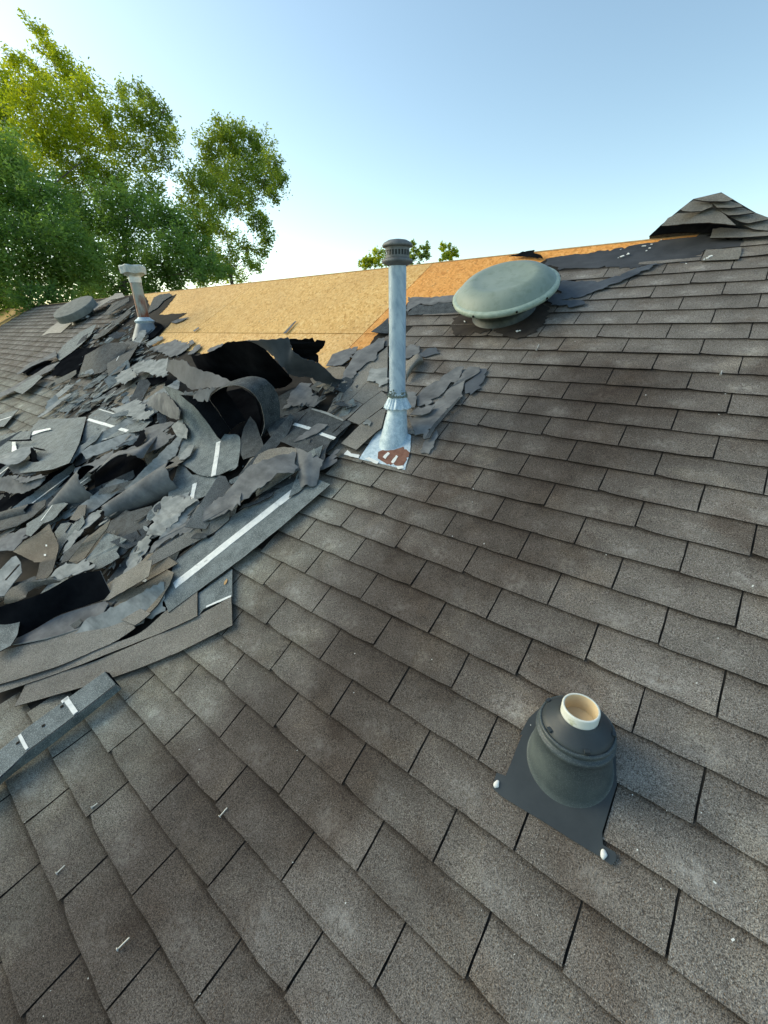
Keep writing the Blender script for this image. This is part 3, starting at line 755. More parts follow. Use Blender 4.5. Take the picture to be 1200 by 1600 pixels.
vs, fs = lathe(B2, UPV, [(PR-.006, .165), (0, .165)], 32); put('pipe_inside', vs, fs, PVCIN, pp)
# plate: square under the shingles, its lower corners showing
pts = [P(x, y, 0.0095) for x, y in [(771, 1222), (770, 1232), (782, 1243), (938, 1339), (955, 1352), (963, 1344), (962, 1332), (942, 1320), (941, 1300), (964, 1226), (962, 1165), (925, 1118), (862, 1090), (826, 1122), (812, 1148), (816, 1148), (790, 1212), (776, 1207)]]
v, f, mi = slab(jagged(pts, 0.0008, .04), 0.002); pl = put('flange', v, f, RUBBER, pv)
c2, n2 = plane_of(pts)
rb = random.Random(4)
for x, y in ((776, 1225), (943, 1335)):
    q = on_plane(x, y, c2, n2, 0.001); ring = []
    for rr_, zz in ((.0085, 0), (.0080, .0022), (.0052, .0042), (.002, .0048)):
        ring.append([q + RW(math.cos(t)*rr_*.8*(1 + .16*math.sin(3*t + x) + rb.uniform(-.05, .05)), math.sin(t)*rr_*1.15*(1 + .12*math.sin(2*t + y)), zz) for t in [2*math.pi*k/18 for k in range(18)]])
    vs, fs = loft(ring); fs.append(tuple(range(len(vs)-18, len(vs)))); put('caulk_dab', vs, fs, WHITE, pl, True)

# ---- the far rusty vent pipe
B3 = RW(-5.1987, 0.1496, 0)
fv = thing('rusty_vent_pipe', 'rusty vent pipe with a pale dented cap, standing in torn shingles at the left', 'vent pipe', B3)
vs, fs = lathe(B3, UPV, [(0.060, 0.12), (0.060, 0.58)], 28); put('pipe', vs, fs, plain('rusty_pipe', (0.30, 0.31, 0.28), (0.42, 0.44, 0.40), 8, 0.6, 0.4, metal=0.3, streak=((5, 1, 1), 3.5, (0.20, 0.065, 0.035), 0.42, 0.58, 0.95)), fv, True)
vs, fs = lathe(B3, UPV, [(0.095, 0.10), (0.11, 0.13), (0.075, 0.155), (0.060, 0.17)], 28); put('storm_collar', vs, fs, GALVW, fv)
bt = [RW(-5.1987 + 0.02 + 0.15*math.cos(t), 0.10 + 0.16*math.sin(t), 0.02) for t in T]; tp = [B3 + UPV*0.115 + Vector((math.cos(t), math.sin(t), 0))*0.09 for t in T]
vs, fs = loft([tp, [a.lerp(b, .5) for a, b in zip(tp, bt)], bt]); put('flashing_cone', vs, fs, plain('cone_dull', (0.10, 0.13, 0.155), (0.22, 0.26, 0.29), 9, 0.5, 0.5, metal=0.2), fv, True)
pts = [P(x, y, 0.02) for x, y in [(207, 526), (212, 530), (228, 531), (240, 526), (256, 511), (252, 506), (232, 499), (226, 500), (236, 505), (246, 510), (232, 522), (212, 522)]]
v, f, mi = slab(pts, 0.006); put('flashing_plate', v, f, BLACK, fv)
vs, fs = lathe(B3, UPV, [(0.062, 0.53), (0.068, 0.56), (0.066, 0.585), (0.072, 0.60)], 24)
cp3 = put('cap_neck', vs, fs, WHITE, fv)
ru = random.Random(9)
rings = []
for r_, z_ in ((0.075, 0.595), (0.100, 0.612), (0.128, 0.622), (0.132, 0.69), (0.124, 0.70), (0.0, 0.705)):
    rings.append([B3 + UPV*(z_ + 0.006*math.sin(5*t)) + Vector((math.cos(t), math.sin(t), 0))*(r_*(1 + 0.05*math.sin(6*t))) for t in [2*math.pi*k/32 for k in range(32)]])
vs, fs = loft(rings); put('vent_cap', vs, fs, plain('cap_pale', (0.40, 0.45, 0.43), (0.60, 0.63, 0.60), 14, 0.6, 0.4, streak=((12, 12, 1), 3, (0.24, 0.28, 0.27), .5, .65, .6)), fv)

# ---- far domed vent
dc2 = RW(-7.75, 0.50, 0)
q0 = abh(118, 484, 0.15); dc2 = RW(q0[0], q0[1], 0)
ax2 = (NRM*0.9 + UPSLOPE*0.0 + Vector((1, 0, 0))*.10).normalized()
f2 = thing('far_roof_vent', 'weathered round grey attic vent tipped over on the far left shingles', 'roof vent', dc2)
RR = 0.33
vs, fs = lathe(dc2 + NRM*.10, ax2, [(RR*.97, 0.0), (RR, 0.0), (RR*1.0, 0.10), (RR*.985, 0.108), (RR*.6, 0.118), (0, 0.12)], 40)
put('dome', vs, fs, plain('dome_weathered', (0.16, 0.17, 0.155), (0.24, 0.245, 0.225), 14, 0.8, 0.2), f2, False)
vs, fs = lathe(dc2 + NRM*.10, ax2, [(RR*.98, 0.02), (0.17, 0.02), (0.17, -0.08)], 32); put('underside', vs, fs, DARKM, f2)
vs, fs = lathe(dc2, NRM, [(0.20, 0.004), (0.17, 0.03), (0.17, 0.14)], 32); put('collar', vs, fs, DARKM, f2)
pts = [P(x, y, 0.012) for x, y in [(63, 526), (76, 514), (96, 499), (112, 505), (95, 520), (76, 521)]]
v, f, mi = slab(pts, 0.003); put('flashing_plate', v, f, CAPM, f2)
# ================================================================== TORN SHINGLES AND FELT
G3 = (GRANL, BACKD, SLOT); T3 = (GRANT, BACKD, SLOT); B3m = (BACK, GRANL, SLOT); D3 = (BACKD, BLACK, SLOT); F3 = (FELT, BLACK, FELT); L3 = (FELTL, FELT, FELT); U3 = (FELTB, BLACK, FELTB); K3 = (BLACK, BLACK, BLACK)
SH, FE = 'torn shingle', 'torn felt'
# ---- right of the ridge: felt still on, with a long torn ribbon
flat('dark felt left bare along the ridge, dotted with white flecks', FE, (UNDER, BLACK, UNDER), 'd', [-480, 640, -440, 590, -250, 560, -140, 555, 0, 528, 200, 492, 420, 455, 660, 432, 700, 400, 780, 385, 780, 450, 1000, 440, 1000, 500, 720, 530, 700, 610, 430, 630, 200, 660, -100, 665, -330, 668], 0.004, 0.006, name='felt_sheet')
flat('long dark felt ribbon trailing from the domed vent across the courses', FE, (FELTB, BLACK, FELTB), 'c', [860, 420, 985, 430, 1150, 425, 1300, 375, 1415, 330, 1560, 293, 1570, 300, 1440, 365, 1250, 445, 1130, 490, 1000, 545, 900, 560, 760, 570, 700, 590, 690, 575, 770, 530, 870, 520, 780, 480], [.012]*6 + [.018]*4 + [.012], 0.003)
flat('small dark felt tongue below the domed vent ribbon', FE, (FELTB, BLACK, FELTB), 'c', [700, 560, 880, 570, 1020, 575, 1025, 600, 930, 622, 830, 610, 780, 590], 0.02, 0.003)
flat('brown tar-stained felt patch under the domed vent', FE, (plain('tar_stain', (0.030, 0.024, 0.020), (0.055, 0.045, 0.037), 12, 0.85, 0.2), BLACK, SLOT), 'c', [100, 660, 220, 640, 420, 560, 700, 590, 760, 640, 730, 740, 640, 815, 560, 850, 460, 848, 300, 800, 150, 830, 40, 825, 20, 760], 0.009, 0.005, thick=0.001)
flat('black scrap curled over the ridge behind the domed vent', SH, K3, 'c', [455, 240, 520, 225, 560, 205, 650, 193, 640, 215, 700, 235, 712, 255, 660, 250, 560, 240], 0.02, 0.003)
# the small shingle lap left of the dome
flat('grey felt strip with a crinkled edge, just left of the domed vent', FE, F3, 'b', [385, 572, 560, 570, 760, 553, 765, 600, 700, 612, 640, 612, 590, 630, 480, 622, 400, 665, 380, 690], 0.008, 0.003)
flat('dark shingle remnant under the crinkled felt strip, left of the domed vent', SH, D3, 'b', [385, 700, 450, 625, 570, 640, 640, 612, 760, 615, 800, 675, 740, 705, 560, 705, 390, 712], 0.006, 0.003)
flat('dark triangular shingle jutting over the bare boards just left of the pipe', SH, (BACKD, BLACK, BLACK), 'b', [100, 840, 180, 780, 235, 730, 235, 855, 150, 850], [.03, .02, .012, .012, .03], 0.001)
# ---- the lifted hump of cap shingles on the ridge at the right
hump = [
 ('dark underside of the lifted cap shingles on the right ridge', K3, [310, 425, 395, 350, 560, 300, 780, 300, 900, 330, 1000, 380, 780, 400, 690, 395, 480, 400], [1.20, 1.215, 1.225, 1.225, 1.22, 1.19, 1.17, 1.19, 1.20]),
 ('topmost cap shingle at the peak of the lifted hump', G3, [640, 150, 740, 125, 850, 100, 940, 150, 900, 165, 770, 165, 700, 160], [1.22]*8),
 ('lifted cap shingle on the left shoulder of the hump', G3, [545, 225, 600, 180, 660, 150, 780, 178, 785, 205, 700, 240, 620, 243, 560, 238], [1.21]*9),
 ('curved cap shingle lowest on the left of the hump', G3, [400, 350, 450, 290, 520, 255, 640, 250, 700, 245, 590, 330, 520, 342], [1.195]*8),
 ('cap shingle in the middle of the hump over the dark hollow', G3, [570, 335, 690, 250, 790, 205, 880, 270, 960, 345, 880, 335, 760, 325, 650, 330], [1.19]*8),
 ('cap shingle high on the right flank of the hump', G3, [770, 170, 920, 165, 990, 185, 1010, 205, 910, 215, 820, 212], [1.19]*8),
 ('cap shingle halfway down the right flank of the hump', G3, [815, 222, 1000, 208, 1100, 250, 990, 265, 900, 270], [1.185]*8),
 ('broad cap shingle on the right flank of the hump', G3, [895, 276, 1105, 252, 1215, 290, 1210, 300, 1050, 330, 1000, 320], [1.18]*8),
 ('cap shingle running off the right edge below the hump', G3, [1015, 345, 1200, 300, 1420, 330, 1420, 400, 1200, 385, 1090, 375], [1.165]*8)]
for lb, ms, xs, bs in hump:
    q = TP('d', xs); bs = (bs + [bs[-1]]*20)[:len(q)]
    ym = min(y for x, y in q); tl = 0 if 'underside' in lb else .0048
    pts = [PB(x, y, b + .02 - tl*(y - ym)) for (x, y), b in zip(q, bs)]
    pts = jagged(pts, 0.0015, .03); v, f, mi = slab(pts, 0.005, (AZ*0.6 - UPV*0.5).normalized()); put('cap_shingle', v, f, ms, None, midx=mi, label=lb, category='cap shingle', group='lifted cap shingles on the right ridge')
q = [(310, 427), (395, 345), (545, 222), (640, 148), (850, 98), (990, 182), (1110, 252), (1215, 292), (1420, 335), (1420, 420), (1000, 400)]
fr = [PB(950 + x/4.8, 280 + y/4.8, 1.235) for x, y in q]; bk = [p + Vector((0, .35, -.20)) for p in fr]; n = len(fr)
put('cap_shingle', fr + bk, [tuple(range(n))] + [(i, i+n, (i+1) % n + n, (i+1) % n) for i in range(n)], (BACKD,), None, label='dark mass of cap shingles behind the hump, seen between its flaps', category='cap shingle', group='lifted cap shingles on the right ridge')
flat('whole shingle tab lifted under the hump at the right edge', SH, G3, 'd', [765, 440, 790, 360, 1010, 372, 1260, 390, 1260, 418, 1010, 436], [.03]*6, 0.001)
flat('shingle tab slid from its course below the hump', SH, G3, 'd', [700, 612, 735, 530, 900, 520, 1000, 508, 1000, 545, 980, 600], .013, 0.001)
# ---- shifted courses left of the tall pipe
SC = 'shifted shingles left of the tall pipe'
flat('dark bare band of shingle above the shifted tabs left of the pipe', SH, (GRANL, BACKD, SLOT), 'a', [-60, 700, 0, 590, 60, 500, 240, 320, 395, 190, 395, 470, 330, 510, 240, 455, 135, 565, 0, 650], 0.012, 0.001)
flat('shifted shingle tab nearest the pipe shaft', SH, G3, 'a', [135, 567, 240, 458, 330, 500, 395, 470, 395, 520, 350, 510, 222, 605], .018, 0.001)
flat('shifted shingle tab at the left end of its crooked row', SH, G3, 'a', [-70, 715, 0, 655, 132, 570, 218, 607, 100, 712, 40, 760, 0, 790], .017, 0.001)
flat('long shifted shingle with one slot left of the flashing cone', SH, G3, 'a', [104, 720, 224, 607, 352, 512, 392, 550, 392, 600, 345, 640, 190, 756], .021, 0.001)
flat('lowest shifted shingle, its corner pointing at the rusty flashing', SH, G3, 'a', [60, 890, 192, 758, 345, 645, 385, 640, 350, 780, 320, 800, 168, 937], .026, 0.001)
flat('narrow torn shingle edge tucked beside the shifted tabs', SH, D3, 'a', [-60, 960, 0, 925, 90, 800, 130, 745, 110, 722, 0, 820, -40, 860], .020, 0.003)
flat('long sheet of torn grey felt lying up against the shifted shingles', FE, F3, 'a', [0, 520, 40, 450, 110, 330, 165, 230, 240, 190, 300, 160, 330, 130, 370, 125, 365, 200, 320, 230, 310, 280, 240, 310, 150, 400, 60, 480], .022, .004)
flat('pale felt scrap on the bare board left of the pipe', FE, F3, 'a', [-50, 330, 0, 245, 80, 215, 180, 190, 165, 230, 110, 290, 60, 325, 0, 328], .012, .004)
flat('star shaped felt scrap on the shifted tabs', FE, (FELTL, FELT, FELT), 'a', [245, 440, 270, 350, 330, 350, 392, 342, 392, 455, 350, 470, 335, 485, 320, 455], .024, .003)
flat('rounded felt scrap right behind the pipe shaft', FE, F3, 'a', [525, 275, 528, 200, 560, 175, 600, 180, 628, 230, 600, 250, 545, 275], .018, .003)
flat('tiny grey chip on the shifted tabs', FE, L3, 'a', [215, 745, 245, 715, 280, 735, 262, 765], .034, .002)
curl('brown rolled shingle edge curving behind the pipe shaft', SH, (GRANL, BACKD, SLOT), [('a', 527, 300, .02, 560, 285, .03, 610, 245, .04, 640, 265, .03), ('a', 527, 370, .05, 570, 330, .06, 620, 285, .05, 650, 290, .03), ('a', 530, 450, .02, 545, 400, .02, 600, 330, .01, 660, 300, .01)], jag=.002)
# ---- torn felt right of the tall pipe
flat('torn felt spike on the course right of the pipe shaft', FE, U3, 'a', [620, 255, 680, 205, 740, 195, 775, 238, 720, 250, 660, 268], .014, .003)
flat('large dark felt tongue right of the flashing cone', FE, F3, 'a', [610, 620, 600, 560, 660, 490, 740, 440, 860, 360, 900, 335, 945, 335, 930, 380, 905, 430, 840, 460, 800, 520, 720, 590, 670, 620], [.014]*4 + [.02]*6 + [.014], .004)
flat('long felt strip sloping down to the flashing right of the pipe', FE, (FELT, BLACK, FELT), 'a', [590, 830, 560, 690, 640, 690, 720, 640, 740, 590, 830, 500, 900, 440, 930, 400, 990, 335, 1060, 340, 1050, 380, 950, 440, 940, 490, 915, 560, 820, 640, 730, 760, 660, 860, 630, 820], [.010]*6 + [.022]*6 + [.02], .004)
flat('pointed oval felt scrap at the upper end of the torn strips', FE, U3, 'a', [950, 460, 1010, 420, 1060, 350, 1108, 350, 1095, 420, 1040, 500, 990, 540, 955, 530], .016, .003)
flat('folded leaf of felt beside the storm collar', FE, F3, 'a', [555, 680, 600, 640, 680, 615, 735, 615, 700, 665, 640, 685], .032, .003)
flat('square felt flap touching the right of the storm collar', FE, F3, 'a', [515, 560, 545, 515, 608, 530, 600, 590, 590, 630, 540, 625], .028, .003)
flat('straight dark shingle sliver along the torn strips', SH, D3, 'a', [660, 860, 720, 760, 820, 650, 912, 552, 920, 565, 830, 670, 740, 775, 700, 850], [.03]*8, .001)
flat('felt offcut with a square end below the torn strips', FE, F3, 'a', [635, 960, 655, 880, 700, 830, 750, 790, 760, 830, 725, 900, 690, 965, 660, 955], .014, .002)
# ---- the big lifted sheets in the middle
HD = 'hood'
curl('black shade sheet in the cavity of the big lifted hood in front of the bare boards', FE, K3, [  # the darkness of the hood's cavity, put in as a black sheet
   ('8', -440, 300, .26, -290, 280, .34, -150, 200, .40, 0, 172, .42, 80, 180, .42, 190, 250, .36, 290, 360, .26, 390, 465, .16),
   ('8', -330, 560, .06, -200, 560, .05, -80, 560, .04, 60, 570, .03, 150, 580, .03, 260, 580, .02, 340, 570, .02, 420, 520, .03)], 4, 5, .004, thick=.004)
curl('big grey felt sheet arching over the black hollow', FE, U3, [
   ('8', 20, 172, .43, 180, 160, .46, 400, 155, .42, 420, 250, .38, 520, 330, .30, 640, 370, .22, 760, 470, .12, 845, 520, .03),
   ('8', 90, 185, .42, 230, 280, .36, 330, 395, .28, 390, 462, .20, 480, 480, .16, 570, 490, .12, 680, 535, .06, 790, 580, .015)], 4, 4, .005)
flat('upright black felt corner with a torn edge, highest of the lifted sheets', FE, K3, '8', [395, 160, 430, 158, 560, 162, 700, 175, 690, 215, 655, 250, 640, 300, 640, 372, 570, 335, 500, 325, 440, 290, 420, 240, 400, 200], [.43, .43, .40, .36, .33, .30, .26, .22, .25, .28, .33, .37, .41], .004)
curl('smooth dark blue felt sheet sloping left of the black hollow', FE, U3, [
   ('5', 500, 850, .30, 560, 838, .32, 640, 860, .33, 760, 935, .32, 940, 1000, .30, 1150, 1090, .30),
   ('5', 480, 950, .20, 560, 1020, .22, 640, 1080, .22, 730, 1120, .22, 900, 1125, .26, 1000, 1110, .29)], 4, 4, .005)
# tube
rr = []
arc = [(360, 673, .05), (342, 645, .16), (327, 624, .25), (337, 611, .30), (356, 603, .33), (376, 603, .33), (395, 613, .29), (408, 634, .20), (413, 662, .10), (409, 680, .05), (402, 690, .02)]
fr = [P(*a) for a in arc]
curl3('stiff shingle rolled into a black mouthed tube, middle of the pile', SH, (BACKD, BLACK, GRANL), [fr, [p + UPSLOPE*.07 + Vector((-.01, 0, 0)) - NRM*.01 for p in fr], [p + UPSLOPE*.13 - NRM*.03 for p in fr]], 3, 4, .002)
flat('black sheet standing for the shade inside the rolled tube', FE, K3, '0', [333, 640, 350, 612, 378, 606, 400, 622, 408, 655, 404, 686, 380, 682, 362, 680], .02, .001)  # the tube's inner shade, put in as a flat black sheet
flat('long stiff black panel folded down the left of the tube', SH, (BLACK, BACKD, FELTL), '6', [600, 95, 700, 110, 880, 145, 980, 285, 1085, 430, 1015, 548, 960, 500, 850, 340, 740, 210], [.30, .31, .27, .17, .06, .02, .08, .18, .27], .001)
flat('pale torn felt lip drooping over the mouth of the tube', FE, F3, '6', [600, 92, 720, 70, 850, 45, 950, 38, 890, 90, 868, 165, 790, 165, 730, 140, 735, 105, 640, 98], [.33, .34, .35, .35, .33, .30, .30, .31, .32, .33], .003)
curl('broad grey shingle sheet with a white strip, curling up left of the tube', SH, B3m, [
   ('6', 445, 10, .30, 600, 60, .30, 700, 130, .27, 780, 230, .22, 860, 330, .15, 940, 420, .09, 985, 500, .05),
   ('6', 560, 190, .20, 640, 270, .18, 720, 360, .13, 800, 420, .09, 900, 490, .06, 1040, 520, .05, 1165, 490, .05),
   ('6', 640, 430, .08, 700, 500, .06, 760, 560, .05, 850, 610, .05, 950, 650, .05, 1060, 680, .05, 1150, 765, .05),
   ('6', 580, 720, .045, 640, 760, .045, 700, 800, .045, 780, 850, .045, 880, 870, .045, 970, 850, .045, 1080, 810, .045)], 4, 4, .001,
   tapes=((.62, .70, 1.0, .66, .022),), slots=())
flat('lower lap of the broad grey sheet, with a short white strip', SH, B3m, '6', [500, 1000, 560, 860, 600, 720, 720, 850, 960, 850, 985, 850, 965, 1000, 820, 1060, 690, 1105, 490, 1165], .038, .001, tapes=((745, 930, 710, 1110, 44),))
flat('upper right corner of the grey sheet with a fine yellowed edge strip', SH, B3m, '6', [1000, 540, 1160, 488, 1170, 500, 1150, 770, 980, 850, 900, 870, 950, 650], .052, .001, tapes=((968, 540, 920, 860, 46),))
flat('pale felt fan left of the broad grey sheet', FE, F3, '6', [275, 180, 350, 110, 455, 70, 540, 150, 610, 250, 600, 330, 520, 320, 430, 270, 370, 240], [.10, .14, .22, .24, .22, .16, .12, .10, .10], .002)
flat('light rounded felt scrap caught at the edge of the broad sheet', FE, L3, '6', [525, 400, 590, 340, 640, 350, 680, 440, 672, 520, 620, 510, 570, 480], [.10, .13, .13, .11, .08, .08, .09], .003)
flat('short square chip standing on the broad grey sheet', SH, L3, '6', [600, 710, 610, 660, 690, 575, 745, 572, 700, 670, 650, 705], .07, .001)
# right of the tube
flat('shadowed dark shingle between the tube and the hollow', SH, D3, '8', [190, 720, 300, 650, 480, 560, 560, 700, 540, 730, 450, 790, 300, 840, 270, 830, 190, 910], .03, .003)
flat('torn grey felt flame in front of the hollow', FE, F3, '8', [400, 640, 480, 540, 560, 540, 590, 620, 640, 660, 690, 640, 660, 690, 600, 740, 540, 720, 450, 730, 330, 760, 380, 690], .045, .004)
flat('blue-grey shingle sheet with a broken white strip, right of the tube', SH, D3, '8', [190, 900, 290, 845, 450, 790, 580, 745, 700, 790, 850, 862, 870, 855, 920, 880, 850, 940, 740, 1040, 705, 1110, 690, 1200, 560, 1150, 450, 1095, 330, 1040, 230, 990], [.05, .05, .05, .05, .05, .05, .05, .045, .045, .05, .05, .05, .06, .06, .055, .05], .0015, tapes=((430, 885, 570, 925, 30), (610, 950, 780, 1010, 30)), slots=((465, 865, 580, 750, 6), (760, 960, 860, 870, 6)))
flat('thin light top edge of the blue-grey sheet', SH, L3, '8', [590, 752, 700, 780, 850, 845, 850, 862, 700, 800, 580, 762], .056, .001)
flat('narrow felt tongue across the broken white strip', FE, F3, '8', [430, 1040, 520, 960, 640, 880, 720, 890, 690, 920, 600, 975, 500, 1020], .062, .003)
flat('small dark bark-like chips heaped below the hollow', SH, T3, '8', [570, 500, 660, 510, 780, 580, 760, 610, 690, 590, 620, 570], .05, .004)
flat('brown shingle remnant beside the pale scrap on the board', SH, (GRANT, BACKD, SLOT), '8', [690, 420, 740, 395, 870, 400, 880, 440, 850, 500, 790, 510, 730, 470], .010, .004)
flat('tan granule shingle piece right of the tube foot', SH, G3, '9', [-30, 330, 60, 200, 220, 120, 330, 100, 450, 110, 450, 220, 330, 200, 200, 250, 60, 320, -20, 360], [.03, .05, .06, .07, .08, .08, .07, .06, .04], .002)
flat('dark triangular shingle beside the tube wall', SH, (BACKD, BLACK, SLOT), '8', [60, 820, 110, 880, 190, 1110, 150, 1140, 0, 1190, -40, 1100, 0, 930], [.05]*7, .001)
curl('fluted grey shingle hanging down at the end of the white-striped strip', SH, (FELT, BACKD, FELT), [
   ('9', 450, 105, .085, 540, 140, .095, 620, 175, .085, 690, 215, .075), ('9', 465, 260, .070, 520, 270, .085, 590, 280, .075, 660, 290, .065), ('9', 480, 450, .035, 530, 432, .055, 580, 440, .045, 628, 432, .035)], 4, 4, .004)
flat('ragged felt points right of the hanging fluted shingle', FE, F3, '9', [640, 250, 700, 200, 800, 115, 828, 120, 800, 180, 730, 215, 800, 200, 800, 220, 740, 260, 680, 290, 640, 300], .03, .003)
# long torn felt drape + striped strip
curl('long torn felt drape running down left from the hanging shingle', FE, (FELT, BLACK, FELT), [
   ('0', 222, 868, .02, 258, 842, .05, 300, 806, .07, 340, 780, .09, 380, 738, .11, 412, 720, .12, 462, 706, .09),
   ('0', 215, 885, .02, 262, 860, .04, 320, 826, .05, 372, 788, .08, 405, 766, .10, 436, 742, .11, 464, 736, .09)], 4, 3, .006)
flat('flat pale felt tongue left of the white-striped strip', FE, L3, '7', [0, 880, 30, 780, 100, 600, 190, 420, 290, 340, 350, 330, 300, 480, 200, 640, 100, 760], [.03, .03, .03, .04, .06, .07, .05, .04, .03], .004)
flat('pale torn felt with a split, upper middle of the lower pile', FE, L3, '7', [290, 330, 380, 140, 450, -20, 700, -30, 780, 10, 620, 120, 590, 200, 480, 270, 430, 340, 350, 340], [.06, .06, .06, .06, .07, .07, .06, .06, .06, .06], .004)
flat('light felt sheet with ragged splits over the white-striped strip', FE, (FELT, BLACK, FELT), '7', [320, 500, 430, 420, 560, 340, 650, 325, 760, 260, 900, 190, 1170, 60, 1180, -60, 1000, -20, 830, 80, 700, 190, 560, 270, 430, 360, 340, 440], [.06, .065, .07, .07, .075, .08, .10, .10, .09, .09, .08, .07, .07, .06], .004)
flat('long face-down shingle strip with a full-length white stripe', SH, B3m, '0', [255, 936, 263, 957, 330, 908, 380, 871, 437, 825, 516, 757, 497, 748, 480, 742, 440, 762, 400, 782, 363, 806, 338, 829, 335, 836, 325, 842, 322, 838, 273, 877], .035, .001, tapes=((272, 915, 458, 768, 9),))
flat('second face-down strip hidden behind the striped one', SH, D3, '0', [262, 880, 330, 832, 400, 780, 440, 745, 470, 735, 470, 760, 400, 795, 330, 850, 285, 890], .022, .001)
flat('dark curled shingle sliver along the striped strip', SH, D3, '9', [-40, 640, 0, 590, 100, 560, 200, 500, 265, 480, 240, 520, 130, 575, 0, 620], [.05]*8, .002)
flat('dark shingle corner under the torn drape', SH, (BACKD, BLACK, BLACK), '9', [240, 445, 330, 330, 460, 310, 500, 430, 475, 480, 380, 465], .03, .002)
# granule-up pieces at the foot of the pile
flat('creased tan shingle with a torn slit, just left of the striped strip', SH, T3, '7', [-10, 1000, 40, 850, 200, 640, 300, 520, 360, 500, 500, 540, 585, 600, 480, 660, 550, 690, 510, 800, 400, 985, 230, 1158, 30, 1015, -10, 1005], [.03, .04, .05, .06, .07, .06, .05, .05, .06, .055, .045, .035, .03, .03], .001, tapes=((205, 745, 290, 765, 30), (360, 835, 440, 880, 34)), slots=((190, 830, 480, 665, 9),))
curl('lowest loose shingle strip, three tabs of it over the sound courses', SH, G3, [
   ('0', 41, 1069, .018, 96, 1051, .02, 160, 1029, .02, 262, 986, .02, 309, 963, .02, 362, 932, .022), ('0', 23, 1105, .016, 110, 1080, .018, 177, 1059, .018, 262, 1027, .018, 315, 1002, .018, 364, 977, .02)], 4, 3, .0008, slots=((0, .4, 1, .4, .0075), (0, .61, 1, .61, .0075)), smooth=False)
flat('blue-grey upper part of the lowest loose strip', SH, B3m, '0', [310, 927, 340, 906, 363, 889, 363, 932, 318, 952, 310, 962], .024, .0008, tapes=((322, 948, 361, 931, 3.0),))
curl('thin loose strip lying between the two wide ones', SH, G3, [
   ('0', -12, 1064, .026, 100, 1028, .026, 210, 994, .026, 260, 955, .028, 309, 925, .03), ('0', -12, 1087, .024, 98, 1050, .024, 210, 1006, .024, 262, 985, .026, 309, 963, .03)], 4, 3, .0008, slots=((0, .35, 1, .35, .007), (0, .66, 1, .66, .007)), smooth=False)
curl('widest loose shingle strip, bowed and lying highest of the three', SH, G3, [
   ('4', -70, 330, .035, 0, 322, .035, 250, 262, .04, 480, 200, .045, 640, 140, .05, 760, 60, .05, 860, -10, .05, 900, -10, .045),
   ('4', -70, 600, .033, 0, 576, .033, 240, 505, .035, 500, 415, .035, 690, 332, .035, 850, 260, .035, 950, 200, .035, 1020, 150, .035)], 4, 4, .0008, slots=((0, .35, 1, .33, .007), (0, .72, 1, .76, .006)))
flat('shingle tab corner tucked under the creased tan shingle', SH, G3, '4', [790, 60, 870, -10, 1000, -60, 1040, 0, 1130, 40, 1050, 105, 1010, 130, 940, 100], .048, .0008)
# ---- the folded strip at the lower left, box shaped
tb = [(-40, 1205), (0, 1172), (42, 1137), (96, 1098), (163, 1050), (180, 1069), (125, 1112), (44, 1172), (15, 1200), (-40, 1250)]
t = thing('folded_strip', 'stiff grey shingle strip folded into a long box, lower left, two white bands on it', 'folded strip', P(90, 1130, 0))
top = [P(x, y, .062) for x, y in tb]; v, f, mi = slab(jagged(top, .0006, .05), .004); put('top_face', v, f, B3m, t, midx=mi)
ctop, ntop = plane_of(top)
side_t = [P(x, y, .061) for x, y in [(-40, 1251), (15, 1201), (44, 1173), (125, 1113), (180, 1070)]]; side_b = [P(x, y, h) for x, y, h in [(-40, 1262, .012), (14, 1212, .012), (62, 1176, .012), (129, 1124, .014), (189, 1076, .03)]]
v, f, mi, g = surf([side_t, side_b], 3, 3, .004, .0006); put('side_face', v, f, (BACK, BLACK, BACKD), t, midx=mi)
e = [P(163, 1050, .061), P(180, 1069, .061), P(189, 1076, .03), P(170, 1052, .03)]; v, f, mi = slab(e, .004, AZ); put('end_flap', v, f, (BACK, BLACK, BACK), t, midx=mi)
for q, w_ in (((102, 1091), (118, 1114)), 9), (((30, 1148), (42, 1170)), 6): strip_on(t, 'adhesive_strip', ctop, ntop, q, TAPE, w_, jag=.001)
strip_on(t, 'adhesive_strip', ctop, ntop, ((96, 1097), (107, 1089)), TAPE, 4, jag=.001)
for x, y in ((96, 1104), (67, 1134), (27, 1161)): strip_on(t, 'nail_hole', ctop, ntop, ((x-2, y+1), (x+3, y-2)), SLOT, 3, jag=.001)
# ---- lower left of the pile
curl('black-backed shingle standing on edge at the lower left of the pile', SH, (BLACK, BACKD, FELTL), [
   ('0', -20, 955, .13, 10, 945, .14, 63, 928, .15, 105, 905, .15, 130, 895, .14, 157, 892, .12),
   ('0', -20, 985, .03, 15, 1000, .02, 50, 985, .025, 90, 962, .03, 133, 947, .035, 177, 932, .04)], 4, 4, .001, slots=((0, .70, 1, .76, .010),))
curl('pale lower lip of the standing black-backed shingle', SH, (FELT, BACKD, FELTL), [
   ('0', 15, 1003, .022, 50, 987, .027, 90, 964, .032, 133, 949, .037, 165, 940, .041),
   ('0', 20, 1008, .05, 52, 1003, .05, 100, 991, .05, 150, 972, .05, 170, 944, .05)], 4, 3, .001, slots=((0, .62, 1, .55, .006),))
flat('bluish shingle corner at the very left edge above the loose strips', SH, B3m, '4', [-60, 40, 0, 42, 155, 50, 150, 100, 130, 200, 80, 282, 0, 325, -60, 330], .075, .001)
